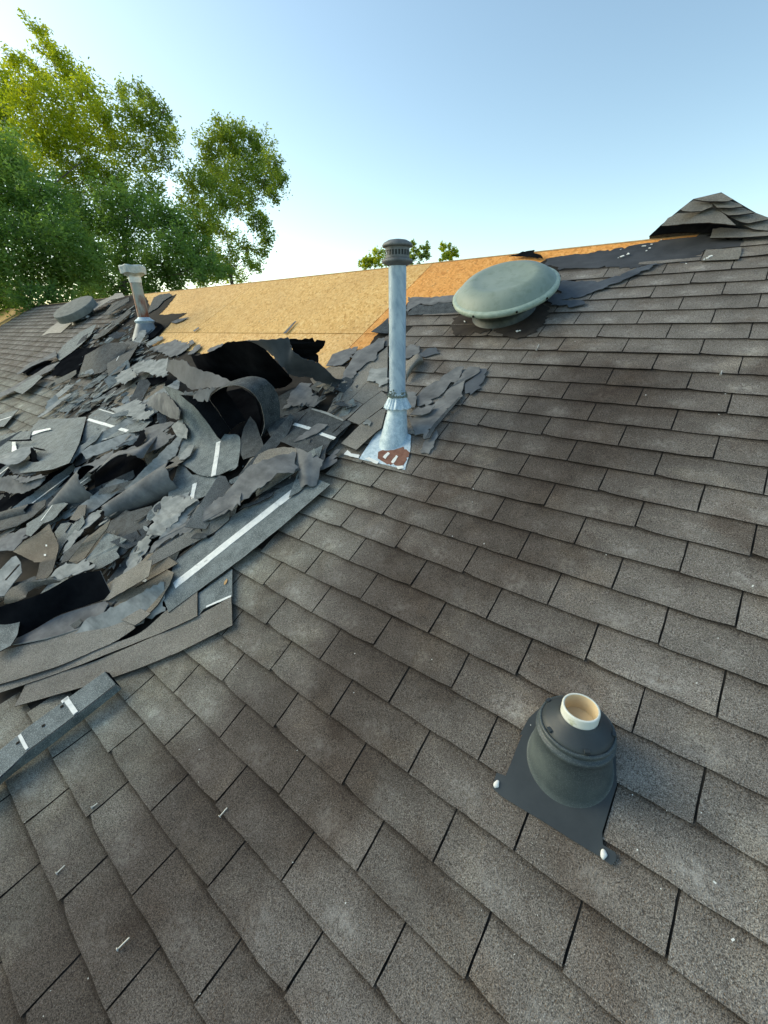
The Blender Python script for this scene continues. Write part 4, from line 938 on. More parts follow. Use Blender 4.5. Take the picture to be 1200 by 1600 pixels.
flat('light folded shingle with a dark slot at the left edge', SH, (FELTL, BACKD, FELTL), '3', [-40, 680, 0, 660, 110, 545, 150, 530, 190, 585, 205, 685, 120, 790, 40, 905, -40, 915], [.10, .10, .12, .12, .11, .10, .09, .07, .07], .001, slots=((50, 760, 180, 610, 16),))
curl('tan curled shingle rolled over behind the standing black one', SH, (GRANT, BACKD, FELTL), [
   ('3', 40, 975, .10, 45, 930, .13, 90, 850, .15, 200, 790, .15, 340, 765, .13, 480, 745, .11, 570, 765, .09),
   ('3', 100, 980, .10, 180, 950, .12, 240, 920, .13, 260, 880, .12, 340, 830, .10, 440, 800, .09, 560, 775, .08)], 4, 4, .003)
flat('brown folded shingle tent with two white flecks, lower left pile', SH, T3, '3', [120, 490, 230, 390, 340, 330, 460, 230, 505, 320, 550, 430, 545, 490, 490, 680, 430, 750, 335, 750, 375, 590, 320, 590, 220, 540], [.07, .10, .11, .12, .10, .08, .08, .07, .07, .08, .10, .08, .07], .002, patches=((WHITE, [425, 425, 440, 425, 442, 440, 427, 442]), (WHITE, [410, 515, 430, 512, 430, 530, 412, 532])))
flat('dark brown shingle standing right of the folded tent', SH, T3, '3', [640, 580, 690, 520, 760, 420, 830, 350, 960, 250, 1035, 195, 1000, 280, 900, 400, 790, 555, 715, 605], [.07, .08, .10, .10, .11, .12, .10, .08, .07, .06], .001)
flat('ragged pale felt sheet behind the standing black shingle', FE, L3, '3', [490, 700, 520, 660, 620, 590, 650, 605, 740, 600, 810, 552, 840, 600, 892, 628, 800, 670, 720, 705, 620, 730, 570, 755], .10, .004)
flat('granule-speckled shingle with a rolled lip right of the pale felt', SH, (BACK, BLACK, BACKD), '3', [800, 560, 880, 470, 990, 310, 1090, 340, 1190, 375, 1120, 440, 1090, 490, 1120, 545, 1050, 590, 960, 640, 890, 660, 870, 600], [.06, .07, .08, .08, .08, .07, .07, .07, .07, .07, .07, .07], .002)
flat('upper dark blue-grey shingle above the speckled one', SH, D3, '3', [980, 300, 1040, 200, 1200, 120, 1420, 60, 1480, 160, 1300, 330, 1180, 500, 1090, 495, 1190, 375], .045, .001)
flat('mottled shingle half buried right of the brown tent', SH, B3m, '3', [510, 310, 570, 230, 640, 215, 700, 230, 670, 330, 600, 420, 560, 500, 520, 600, 500, 560, 550, 430], .05, .002)
flat('pale speckled felt running up between the folded pieces', FE, L3, '3', [600, 480, 660, 340, 760, 230, 860, 130, 980, 80, 940, 160, 850, 240, 780, 300, 700, 400, 640, 500, 560, 580], [.06]*11, .004)
flat('dark angular shingle chip on the pale felt', SH, (GRANL, BACKD, SLOT), '3', [655, 190, 740, 60, 810, 50, 790, 160, 720, 200], .075, .002)
flat('narrow shingle edge with a light line right of the pale felt', SH, D3, '3', [600, 500, 700, 420, 830, 330, 790, 390, 700, 500, 640, 575, 570, 600], .062, .001)
flat('broad grey shingle left of the roll, with two pale streaks', SH, B3m, '3', [250, 230, 380, 150, 480, 60, 560, 10, 640, 40, 560, 120, 500, 190, 400, 230, 290, 350, 240, 330], .075, .003, tapes=((385, 200, 490, 55, 10),))
flat('long dark shingle at the left edge below the torn felt', SH, D3, '3', [-60, 300, 0, 200, 120, 120, 300, 50, 430, 0, 420, 60, 300, 170, 160, 250, 0, 298, -60, 330], .08, .001)
flat('grey felt sheet at the left edge above the folded shingle', FE, F3, '3', [-60, 520, -60, 400, 0, 375, 130, 310, 250, 262, 240, 330, 250, 360, 130, 480, 0, 485], .07, .004)
# ---- the roll and its neighbours
rolled('smooth grey felt rolled into a thick pipe-like roll', FE, P(170, 800, .04), P(278, 745, .05), .052, .105, -60, 200, (FELT, BLACK, FELT), jag=.005, spiral=.12)
flat('black shade sheet in the hollow behind the smooth felt roll', FE, K3, '6', [-190, 780, 0, 690, 100, 665, 190, 670, 270, 720, 290, 780, 230, 850, 120, 920, 0, 990, -120, 1060, -190, 980], .03, .002)  # shade behind the roll, made as a flat black sheet
curl('ragged light edged felt arching over the black hollow', FE, (FELT, BLACK, FELT), [
   ('6', -190, 830, .14, -100, 750, .18, 0, 680, .20, 90, 655, .21, 180, 668, .20, 260, 700, .14),
   ('6', -60, 690, .12, 0, 640, .13, 80, 620, .13, 200, 600, .12, 330, 520, .10, 420, 450, .08)], 4, 3, .006)
rolled('light-topped rolled shingle, dark at its open right end', SH, P(72, 800, .03), P(150, 755, .07), .02, .135, -70, 150, (FELT, BLACK, FELTL), jag=.006, spiral=.1)
rolled('small dark shingle roll wedged at the left edge of the pile', SH, P(-10, 815, .05), P(52, 800, .05), .05, .06, -80, 170, (BACKD, BLACK, FELT), jag=.006)
# ---- the large grey back-up sheet and its neighbours
curl('large face-down shingle sheet with bent white bands, left of the pile', SH, B3m, [
   ('2', 370, 335, .03, 520, 330, .03, 690, 320, .035, 790, 310, .05, 812, 312, .06),
   ('2', 250, 480, .05, 400, 430, .05, 560, 420, .055, 680, 400, .07, 780, 430, .08),
   ('2', 170, 640, .09, 300, 600, .09, 450, 560, .09, 600, 540, .10, 735, 580, .11),
   ('2', 190, 840, .15, 280, 830, .15, 370, 820, .15, 500, 800, .15, 650, 745, .15)], 4, 4, .0015,
   tapes=((.12, .80, .5, .72, .020), (.5, .72, .98, .56, .020), (.08, .95, .95, .92, .007)), slots=((0.05, .42, .28, .25, .004), (.45, .95, .62, .5, .004)))
flat('white tape rectangle lying on the large face-down sheet', 'tape scrap', (TAPE, TAPE, TAPE), '2', [375, 480, 400, 464, 520, 490, 500, 516], .062, .002)
flat('short upright white tape on the pale felt at the left', 'tape scrap', (TAPE, TAPE, TAPE), '2', [112, 540, 145, 542, 158, 630, 112, 645], .09, .002)
flat('thick white band end curling off the large sheet', 'tape scrap', (TAPE, TAPE, TAPE), '2', [275, 470, 320, 440, 470, 412, 480, 425, 380, 450, 300, 480], .07, .002)
flat('face-down sheet with a broad white band, right of the large one', SH, B3m, '2', [830, 300, 930, 225, 1060, 260, 1330, 340, 1420, 350, 1330, 440, 1180, 460, 1000, 520, 860, 560, 760, 560, 790, 430], [.05]*4 + [.06]*4 + [.06]*3, .0015, tapes=((822, 330, 1195, 440, 34), (930, 235, 1130, 295, 9), (1130, 295, 1380, 365, 9), (850, 520, 1000, 515, 8)), slots=((990, 350, 1075, 275, 8), (1125, 395, 1220, 320, 8)))
flat('long dark-edged shingle between the two white-banded sheets', SH, B3m, '2', [735, 590, 850, 520, 965, 440, 900, 530, 800, 600, 700, 700, 680, 740, 650, 745], [.10, .09, .09, .08, .09, .10, .11, .12], .001)
flat('triangular speckled shingle under the banded sheets', SH, D3, '2', [690, 765, 760, 600, 880, 590, 1080, 460, 1060, 520, 900, 650, 830, 720, 720, 770], .055, .002)
flat('torn pale-edged shingle below the banded sheets', SH, F3, '2', [690, 830, 700, 790, 850, 740, 1060, 620, 1060, 680, 950, 760, 850, 825, 760, 860], [.10]*8, .004)
curl('felt flap at the left edge with a dark hollow under it', FE, (FELTL, BLACK, FELT), [
   ('2', -60, 690, .18, 0, 680, .18, 100, 640, .18, 200, 600, .17, 320, 580, .15),
   ('2', -60, 745, .20, 0, 745, .21, 80, 760, .20, 200, 735, .18, 280, 660, .16)], 4, 3, .004)
flat('bluish felt patch under the left-edge flap', FE, F3, '2', [70, 770, 200, 720, 265, 780, 350, 800, 330, 840, 250, 865, 150, 840, 90, 800], .13, .004)
curl('bluish torn felt sheet sagging at the left edge', FE, (FELT, BLACK, FELTL), [
   ('2', -60, 860, .16, 0, 868, .16, 110, 858, .16, 200, 910, .15, 300, 905, .15, 430, 880, .15),
   ('2', -60, 1010, .11, 0, 1015, .11, 80, 1025, .11, 200, 1025, .12, 320, 985, .13, 425, 895, .14)], 4, 3, .005)
flat('torn felt spikes between the sagging sheet and the large one', FE, F3, '2', [110, 860, 240, 870, 350, 855, 450, 850, 380, 880, 300, 905, 240, 930, 150, 905], .165, .004)
flat('black shade sheet in the hollow under the sagging felt at the left edge', FE, K3, '2', [-80, 1030, 80, 1015, 230, 1010, 400, 920, 450, 850, 600, 780, 690, 700, 720, 800, 640, 900, 500, 1010, 430, 1060, 260, 1150, 0, 1200, -80, 1200], .03, .003)  # black sheet stands for the shade under the sagging felt
flat('black shade sheet in the hollow at the left edge under the felt flap', FE, K3, '2', [-60, 740, 60, 755, 110, 830, 60, 870, -60, 865], .05, .003)  # flat black sheet put in for the shade below the flap
flat('black burnt-looking tab standing by the left-edge flap', SH, K3, '2', [255, 640, 300, 600, 330, 620, 340, 700, 400, 760, 330, 800, 270, 780, 220, 730, 290, 700], [.10, .19, .19, .15, .11, .11, .10, .10, .14], .005)
flat('thin black shingle sliver lying across the pale felt', SH, K3, '2', [65, 528, 240, 520, 290, 512, 295, 530, 240, 532, 110, 538], .12, .001)
flat('thin black shingle sliver right of the burnt-looking tab', SH, K3, '2', [315, 590, 420, 615, 425, 622, 380, 620, 310, 600], .16, .001)
flat('grey triangle of shingle at the left edge with a white band', SH, B3m, '2', [-60, 300, 0, 285, 175, 238, 120, 300, 35, 400, 0, 400, -60, 420], .04, .001, tapes=((-20, 345, 105, 305, 12),))
flat('second grey shingle behind the white tape at the left', SH, B3m, '2', [-60, 520, 40, 470, 180, 450, 300, 440, 250, 600, 180, 620, 60, 680, -60, 720], .075, .002)
# ---- the upper left
curl('lifted shingle flap with a black hollow under it, left of the rusty pipe', SH, (BACKD, BLACK, SLOT), [
   ('1', 800, 690, .14, 920, 625, .17, 1060, 570, .16, 1220, 590, .12),
   ('1', 735, 900, .03, 850, 880, .05, 980, 840, .05, 1110, 740, .05)], 4, 4, .003, slots=((.0, .62, 1, .6, .02),))
flat('black shade sheet in the hollow beneath the lifted flap, left of the rusty pipe', FE, K3, '1', [480, 880, 520, 780, 600, 700, 740, 630, 920, 610, 840, 680, 780, 740, 720, 850, 640, 900, 560, 880], .04, .003)  # shade below the lifted flap, built as a black sheet
flat('small black shade sheet under lifted shingles further left', FE, K3, '1', [190, 855, 280, 790, 400, 745, 500, 735, 430, 790, 370, 860, 250, 880, 240, 860], .03, .003)  # black sheet in place of the shade under these shingles
flat('long lifted shingle edge over the small dark hollow', SH, F3, '1', [150, 870, 280, 760, 400, 720, 520, 650, 530, 700, 420, 740, 300, 790, 190, 860], [.08]*8, .003)
flat('light strip of lifted shingles slanting to the left edge', SH, F3, '1', [-60, 1100, 0, 1040, 130, 980, 350, 850, 440, 790, 560, 750, 480, 830, 330, 900, 200, 1000, 0, 1085], .05, .003)
flat('bluish shingle tab tipped up near the left edge strip', SH, B3m, '1', [120, 1020, 200, 960, 350, 870, 400, 890, 300, 985, 210, 1055], .07, .001)
flat('speckled shingle strips slanting beside the black hollow', SH, B3m, '1', [520, 700, 600, 590, 740, 480, 870, 410, 905, 400, 850, 500, 760, 590, 660, 670, 560, 740], .05, .003)
flat('upper speckled strip running up towards the far domed vent', SH, D3, '1', [860, 530, 950, 470, 1060, 380, 1160, 300, 1200, 260, 1230, 290, 1100, 400, 980, 500, 900, 540], .045, .003)
flat('face-up shingle lap with a pale line below the rusty pipe', SH, D3, '5', [0, 700, 130, 680, 220, 690, 200, 740, 120, 870, 60, 960, -60, 1010, -80, 900, -20, 790], .08, .002, tapes=((10, 860, 100, 700, 7),))
flat('lifted shingle tongue left of the rusty pipe with a dark gap', SH, (BACKD, BLACK, BACK), '5', [-110, 430, -20, 320, 60, 290, 125, 265, 130, 300, 60, 350, 0, 390, -60, 430], [.06, .10, .12, .12, .10, .09, .07], .002)
flat('brown stained cap strip slanting from the far vent to the rusty pipe', SH, (CAPM, RUST, BACKD), '1', [860, 240, 900, 200, 1060, 130, 1080, 110, 1140, 105, 1170, 140, 1100, 160, 1040, 170, 940, 230, 880, 270], .09, .003)
flat('flat dark shingle on the bare board right of the rusty pipe', SH, (BACKD, BLACK, BACK), '5', [300, 420, 330, 340, 360, 270, 420, 240, 510, 228, 530, 250, 450, 300, 400, 360], .012, .003)
flat('grey felt scrap on the bare board below the rusty pipe', FE, F3, '5', [320, 760, 380, 720, 500, 690, 560, 660, 620, 690, 700, 690, 690, 740, 620, 790, 520, 830, 440, 790], .015, .005)
flat('small curled felt scrap at the board line', FE, F3, '5', [690, 680, 720, 665, 740, 690, 710, 720], .015, .003)
flat('felt shard on the bare board left of the hood', FE, F3, '5', [680, 800, 760, 710, 800, 710, 790, 750, 730, 800], .014, .003)
flat('flat pale felt shard touching the hood top', FE, F3, '5', [860, 770, 890, 740, 1010, 700, 990, 740, 900, 780], .014, .003)
flat('dark felt splinter on the boards near the seam', FE, F3, '5', [520, 500, 600, 465, 690, 455, 620, 490, 560, 510], .008, .003)
flat('short wood splinter standing on the bare boards', 'splinter', (CAPM, CAPM, CAPM), '5', [730, 580, 780, 545, 788, 552, 740, 588], .01, .001)
flat('pale-tipped splinter lying across the board seam', 'splinter', (FELT, FELT, FELT), '8', [340, 112, 380, 70, 440, 10, 452, 8, 400, 70, 365, 112], .01, .001)
flat('pale felt patch draped left of the smooth blue sheet', FE, L3, '5', [160, 930, 200, 880, 330, 850, 500, 850, 520, 910, 480, 960, 500, 990, 440, 1010, 340, 990, 240, 960, 210, 1000], .13, .005)
flat('second pale felt patch overlapping the first, lower left of it', FE, L3, '5', [0, 1020, 60, 960, 150, 930, 210, 960, 200, 1010, 120, 1050, 80, 1090, 20, 1050], .10, .005)
flat('brown debris-strewn shingle under the pale felt patches', SH, T3, '5', [-20, 1260, 60, 1130, 180, 1090, 330, 1030, 460, 1040, 470, 1080, 420, 1200, 300, 1280, 100, 1300], .04, .003)
flat('black shade sheet in the gap beneath the pale felt patch', FE, K3, '5', [190, 1080, 210, 1030, 330, 1020, 490, 1010, 460, 1060, 350, 1090, 260, 1100], .055, .003)  # the gap's shade, laid in as a black sheet
flat('ragged light felt above the banded sheet', FE, L3, '6', [-60, 240, 60, 200, 180, 150, 290, 180, 280, 250, 370, 250, 320, 320, 240, 340, 100, 300, 0, 270], .08, .006)
flat('dark ragged shingle with a black curled tab, middle left', SH, F3, '6', [150, 620, 220, 520, 260, 420, 380, 380, 520, 350, 560, 360, 450, 440, 380, 500, 290, 540, 250, 600], .08, .004)
flat('black curled tab by the ragged shingle', SH, K3, '6', [170, 560, 220, 500, 225, 440, 265, 430, 290, 500, 250, 560, 200, 590], .11, .004)
flat('torn grey strip ending over the black hollow', FE, F3, '6', [-60, 670, 60, 640, 180, 580, 300, 530, 420, 450, 500, 420, 540, 500, 460, 570, 390, 610, 280, 650, 200, 670, 100, 650], [.09]*12, .005)
flat('brown speckled roof patch showing through left of the grey sheet', SH, G3, '6', [260, 660, 380, 600, 540, 500, 520, 600, 460, 720, 330, 800, 290, 740], .03, .003)

# ---- the shredded background of the pile: many scraps that nothing tells apart
ZONES = [
 ('pale', 'one of the pale felt shreds among the torn shingles', 'pale felt shreds in the torn area', L3, 'felt_scrap', 'felt scrap'),
 ('grey', 'one of the grey shingle scraps strewn over the torn area', 'grey shingle scraps in the torn area', B3m, 'shingle_scrap', 'shingle scrap'),
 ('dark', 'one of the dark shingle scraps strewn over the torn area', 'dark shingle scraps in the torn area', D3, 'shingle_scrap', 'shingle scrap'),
 ('brown', 'one of the brown granule scraps strewn over the torn area', 'brown granule scraps in the torn area', G3, 'shingle_scrap', 'shingle scrap')]
HERO = [[(176, 960), (230, 868), (282, 880), (262, 965), (218, 988)], [(412, 668), (490, 632), (548, 662), (506, 722), (440, 705)], [(0, 830), (30, 815), (95, 830), (80, 905), (0, 925)], [(60, 655), (130, 650), (120, 735), (30, 740)], [(255, 936), (263, 957), (516, 757), (497, 746), (400, 770), (330, 825), (273, 877)], [(250, 575), (300, 545), (410, 522), (510, 527), (522, 585), (450, 650), (420, 695), (340, 700), (270, 650)],
        [(262, 792), (300, 680), (380, 680), (376, 735), (345, 780)], [(0, 940), (157, 888), (180, 935), (60, 1006), (0, 1000)], [(155, 785), (280, 718), (285, 755), (195, 812)], [(140, 725), (190, 705), (235, 720), (200, 755), (150, 770)], [(0, 780), (70, 770), (115, 720), (118, 735), (70, 780), (0, 800)], [(130, 655), (200, 672), (195, 680), (130, 664)]]
def hero(x, y): return any(inside(x, y, q) for q in HERO)
PILE = [(205, 500), (262, 552), (330, 560), (400, 565), (500, 590), (560, 600), (540, 660), (500, 730), (440, 790), (360, 850), (250, 950), (160, 985), (0, 1010), (-30, 800), (-30, 720), (60, 680), (100, 650), (130, 610), (165, 560), (190, 520)]
UPPER = [(120, 500), (180, 462), (215, 470), (240, 540), (250, 620), (200, 700), (60, 700), (0, 700), (90, 640), (60, 610), (120, 580)]
rs = random.Random(77); n = 0; tries = 0
while n < 165 and tries < 8000:
    tries += 1
    big = n < 85
    poly = PILE if (n % 3) else UPPER
    x, y = rs.uniform(-20, 560), rs.uniform(460, 1000)
    if not inside(x, y, poly) or hero(x, y): continue
    z = rs.choices(ZONES, (1, 4, 5, 4) if poly is PILE else (3, 4, 4, 1))[0]
    c = P(x, y, rs.uniform(.012, .045) if big else rs.uniform(.006, .05))
    L = rs.uniform(.20, .52) if big else rs.uniform(.05, .15); Wd = rs.uniform(.07, .14) if big else L*rs.uniform(.25, .6)
    an = math.radians(90 + rs.gauss(-8, 30)); tx, ty = rs.gauss(0, .06), abs(rs.gauss(0, .16))
    u = (Vector((1, 0, 0))*math.cos(an) + UPSLOPE*math.sin(an)); v_ = (Vector((1, 0, 0))*-math.sin(an) + UPSLOPE*math.cos(an))
    u = (u + NRM*tx).normalized(); v_ = (v_ + NRM*ty*.6).normalized()
    sk = rs.uniform(-.25, .25); corners = [(-.5, -.5), (.5, -.5), (.5, .5), (-.5, .5)]; pts = []
    cut = rs.choice((0, 1, 2, 3)); bow = rs.uniform(-.04, .10)*L
    for i, (a_, b_) in enumerate(corners):
        lst = [(a_, b_)]
        if i == cut: lst = [(a_*rs.uniform(.1, .7), b_), (a_*.8, b_*rs.uniform(.2, .7)), (a_, b_*rs.uniform(-.3, .3))]; lst = lst if (a_*b_ < 0) else lst[::-1]
        if i == (cut + 2) % 4 and rs.random() < .5: lst = [(a_, b_*rs.uniform(.1, .6)), (a_*rs.uniform(.5, .8), b_)]; lst = lst if (a_*b_ > 0) else lst[::-1]
        for (qa, qb) in lst: pts.append(c + u*(L*(qa + sk*qb)) + v_*(Wd*qb) + NRM*(ty*Wd*(qb+.5) + tx*L*qa + abs(tx)*L*.5 + bow*(4*qa*qa)*.25))
    pts = jagged(pts, .0045 if z[0] == 'pale' or rs.random() < .4 else .001, .018, rs); vv, ff, mi = slab(pts, .003)
    where = ('on the courses at the far left' if x < 140 and y < 690 else 'just below the rusty pipe' if y < 575 and x < 330 else 'between the black hood and the tall pipe' if x > 395 and y < 760 else
             'left of the black mouthed tube' if y < 690 else 'around the smooth felt roll' if y < 800 and x > 120 else 'at the left edge of the pile' if x < 120 else 'above the long white-striped strip')
    kind_ = {'pale': 'pale felt shred', 'grey': 'grey shingle scrap', 'dark': 'dark shingle scrap', 'brown': 'brown granule-faced scrap'}[z[0]]
    size_ = 'large' if big else 'small'
    z = (z[0], '%s %s lying %s' % (size_, kind_, where), '%s %ss %s' % (size_, kind_, where), z[3], z[4], z[5])
    so = put(z[4], vv, ff, z[3], None, midx=mi, label=z[1], category=z[5], group=z[2]); n += 1
    if big and z[0] in ('grey', 'dark', 'brown'):
        nn = u.cross(v_).normalized(); nn = nn if nn.dot(NRM) > 0 else -nn; lift = NRM*(ty*Wd*.5 + abs(tx)*L*.5) + nn*.0025
        if z[0] == 'grey' and rs.random() < .45:
            q_ = rs.uniform(-.15, .2); pa, pb = c + lift + v_*Wd*q_ - u*L*.36, c + lift + v_*Wd*q_ + u*L*.36; pa += NRM*tx*L*-.36; pb += NRM*tx*L*.36
            put('adhesive_strip', [pa - v_*.006, pb - v_*.006, pb + v_*.006, pa + v_*.006], [(0, 1, 2, 3)], TAPE, so)
        elif rs.random() < .6:
            q_ = rs.uniform(-.2, .2); pa = c + lift + u*L*q_ + NRM*tx*L*q_; w2 = v_*Wd*.45; put('tab_slot', [pa - u*.0035, pa + u*.0035, pa + u*.0035 + w2 + NRM*ty*Wd*.45, pa - u*.0035 + w2 + NRM*ty*Wd*.45], [(0, 1, 2, 3)], SLOT, so)
# slivers and shreds too small to pick apart
def shreds(name, mat, count, seed, poly, lo, hi):
    r = random.Random(seed); vs, fs = [], []; k = 0
    while k < count:
        x, y = r.uniform(-20, 560), r.uniform(455, 1000)
        if not inside(x, y, poly) or hero(x, y): continue
        k += 1; c = P(x, y, r.uniform(.012, .06)); L = r.uniform(lo, hi); Wd = L*r.uniform(.12, .5); an = math.radians(90 + r.gauss(-6, 34))
        u = (Vector((1, 0, 0))*math.cos(an) + UPSLOPE*math.sin(an) + NRM*r.gauss(0, .12)).normalized(); v_ = (Vector((1, 0, 0))*-math.sin(an) + UPSLOPE*math.cos(an) + NRM*r.gauss(0, .25)).normalized()
        m = r.randint(5, 8); b0 = len(vs); top = []
        for i in range(m):
            t = 2*math.pi*i/m + r.uniform(-.35, .35); q = r.uniform(.55, 1.25); top.append(c + u*(L*.5*q*math.cos(t)) + v_*(Wd*.5*q*math.sin(t)))
        vs += top + [p - NRM*.003 for p in top]; fs.append(tuple(b0+i for i in range(m)))
        for i in range(m): fs.append((b0+i, b0+m+i, b0+m+(i+1) % m, b0+(i+1) % m))
    put(name, vs, fs, mat, None, kind='stuff')
shreds('pale_shreds', FELTL, 130, 1, UPPER, .02, .13); shreds('pale_shreds', FELTL, 50, 2, PILE, .015, .08)
shreds('grey_shreds', BACK, 200, 3, UPPER, .03, .16); shreds('dark_shreds', BACKD, 240, 4, PILE, .02, .13); shreds('brown_shreds', GRANL, 160, 5, PILE, .02, .11); shreds('brown_shreds', GRANL, 130, 6, UPPER, .02, .11)
# crumbs of white backing and granule chips nobody could count
vs, fs = [], []
def crumb(p, s, lift=0.0):
    b0 = len(vs); a_ = rs.uniform(0, 6.28); u = Vector((math.cos(a_), math.sin(a_)*CP, math.sin(a_)*SP)); w_ = u.cross(NRM)
    v, f = box(p + NRM*(lift + s*.25), u, w_, NRM, s*rs.uniform(.5, 1.2), s*rs.uniform(.3, .7), s*.2); vs.extend(v); fs.extend([tuple(i+b0 for i in q) for q in f])
while len(vs) < 8*420:
    x, y = rs.uniform(0, 560), rs.uniform(460, 1000)
    if (inside(x, y, PILE) or inside(x, y, UPPER)) and not hero(x, y): crumb(P(x, y, rs.choice((.01, .02, .04))), rs.uniform(.002, .009))
put('white_crumbs', vs, fs, FELTL, None, kind='stuff')
vs, fs = [], []
for x, y in ((1018, 382), (1006, 385), (1010, 392), (980, 398), (966, 403), (972, 401), (982, 397), (1033, 375), (1015, 388), (1105, 404), (1110, 401), (1072, 412), (970, 390), (726, 503), (808, 518), (745, 505), (1100, 406), (812, 517)): crumb(P(x, y, .012), rs.uniform(.004, .010))
for _ in range(34):
    x, y = rs.uniform(500, 1200), rs.uniform(430, 1500); crumb(P(x, y, .009), rs.uniform(.001, .0028))
for _ in range(14):
    x, y = rs.uniform(0, 500), rs.uniform(1000, 1590); crumb(P(x, y, .009), rs.uniform(.001, .0022))
put('pale_chips', vs, fs, WHITE, None, kind='stuff')

# ---- loose nails and a dry leaf on the sound courses
STEEL = plain('nail_steel', (0.55, 0.55, 0.52), (0.7, 0.7, 0.66), 30, 0.45, 0.5, metal=0.4)
for (x0, y0, x1, y1), lb in (((143, 1262, 152, 1255), 'roofing nail just below the end of the folded strip'), ((88, 1365, 101, 1352), 'roofing nail lying on a tab near the left edge'),
      ((183, 1484, 202, 1465), 'roofing nail lowest on the roof, near the bottom left'), ((343, 1276, 355, 1262), 'roofing nail resting on a course line, middle of the lower roof'), ((838, 547, 842, 538), 'tiny nail beside the stain below the domed vent'), ((1126, 585, 1128, 579), 'tiny nail on the courses near the right edge')):
    a, c = P(x0, y0, .0095), P(x1, y1, .0105); t = thing('roofing_nail', lb, 'nail', a)
    v, f = tube(a, c, .0016, .0016, 8); put('shank', v, f, STEEL, t)
    d = (c - a).normalized(); v, f = lathe(a, d, [(0, 0), (.0048, 0), (.0048, .0012), (0, .0012)], 12) if abs(d.x) < .98 else tube(a, a + d*.0012, .0048, .0048, 12); put('head', v, f, STEEL, t)
flat('small dry tan leaf on the blue-grey end of the lowest loose strip', 'dry leaf', (plain('dry_leaf', (.42, .24, .10), (.55, .36, .18), 90, .8, .2),)*3, '7', [1018, 800, 1022, 775, 1045, 745, 1052, 752, 1048, 775, 1030, 800], .028, .0006, name='dry_leaf', thick=.0008)
# ================================================================== TREES
BARK = plain('bark', (0.08, 0.065, 0.05), (0.15, 0.125, 0.10), 3, 0.9, 0.2, bumpd=0.02, bscale=12)
def leaf_mat(name, c1, c2, tr):
    m, t, b = nmat(name); g = NT(t)
    geo = g.n('ShaderNodeNewGeometry'); oi = g.noise(geo.outputs['Position'], 1.6, 3, 0.6); o2 = g.noise(geo.outputs['Position'], 23, 1, 0.5)
    col = g.mix(g.rng(g.math('ADD', g.math('MULTIPLY', oi, .6), g.math('MULTIPLY', o2, .4)), 0.38, 0.62, 0, 1), c1, c2)
    g.l(col, b.inputs['Base Color']); b.inputs['Roughness'].default_value = 0.6; b.inputs['Specular IOR Level'].default_value = 0.3
    tl = g.n('ShaderNodeBsdfTranslucent'); g.l(g.mix(1.0, col, tr, 'MULTIPLY'), tl.inputs[0])
    ms = g.n('ShaderNodeMixShader'); ms.inputs[0].default_value = 0.5
    out = t.nodes['Material Output']; g.l(b.outputs[0], ms.inputs[1]); g.l(tl.outputs[0], ms.inputs[2]); g.l(ms.outputs[0], out.inputs[0])
    return m
LEAF = leaf_mat('leaves_green', (0.10, 0.170, 0.045), (0.20, 0.285, 0.07), (3.2, 2.6, 0.9))
LEAFD = leaf_mat('leaves_dark', (0.085, 0.160, 0.055), (0.17, 0.265, 0.09), (2.2, 2.2, 1.0))
LEAFY = leaf_mat('leaves_yellow', (0.17, 0.24, 0.04), (0.36, 0.40, 0.06), (2.6, 2.4, 0.6))
def leaves(clumps, size, density, seed, up=0.5):
    """clumps: (centre, radius); returns arrays for diamond shaped leaves gathered in sprays"""
    rs = np.random.RandomState(seed); cs = []
    for c, r in clumps:
        ns = max(6, int(density*4.6*r*r)); c = np.array(c)
        d = rs.normal(size=(ns, 3)); d /= np.linalg.norm(d, axis=1)[:, None]
        rad = r*(0.30 + 0.75*rs.rand(ns)**0.6)*(1 + 0.26*rs.randn(ns))
        sp = c + d*rad[:, None]*np.array([1, 1, .92])
        per = rs.randint(26, 44, ns)
        ids = np.repeat(np.arange(ns), per); m = len(ids)
        ax = d*0.6 + np.array([0, 0, up]); ax /= np.linalg.norm(ax, axis=1)[:, None]
        t = rs.uniform(-1, 1, m)
        cs.append(sp[ids] + ax[ids]*t[:, None]*0.26*min(1.0, r) + rs.normal(size=(m, 3))*0.085*min(1.2, .5 + r))
    cs = np.concatenate(cs); m = len(cs)
    a = rs.normal(size=(m, 3)); a[:, 2] *= .6; a /= np.linalg.norm(a, axis=1)[:, None]
    b = np.cross(a, rs.normal(size=(m, 3))); b /= np.linalg.norm(b, axis=1)[:, None]
    s = size*rs.uniform(.6, 1.25, m)[:, None]
    v = np.stack([cs - a*s, cs + b*s*.42, cs + a*s, cs - b*s*.42], 1).reshape(-1, 3)
    return v
def quads(name, v, mat, parent):
    n = len(v)//4; off = ORI[parent]; v = v - np.array(off)
    me = bpy.data.meshes.new(name); me.vertices.add(n*4); me.vertices.foreach_set('co', v.astype(np.float32).ravel())
    me.loops.add(n*4); me.loops.foreach_set('vertex_index', np.arange(n*4, dtype=np.int32))
    me.polygons.add(n); me.polygons.foreach_set('loop_start', np.arange(n, dtype=np.int32)*4); me.polygons.foreach_set('loop_total', np.full(n, 4, dtype=np.int32))
    me.materials.append(mat); me.update(); me.validate()
    return link(name, me, parent)
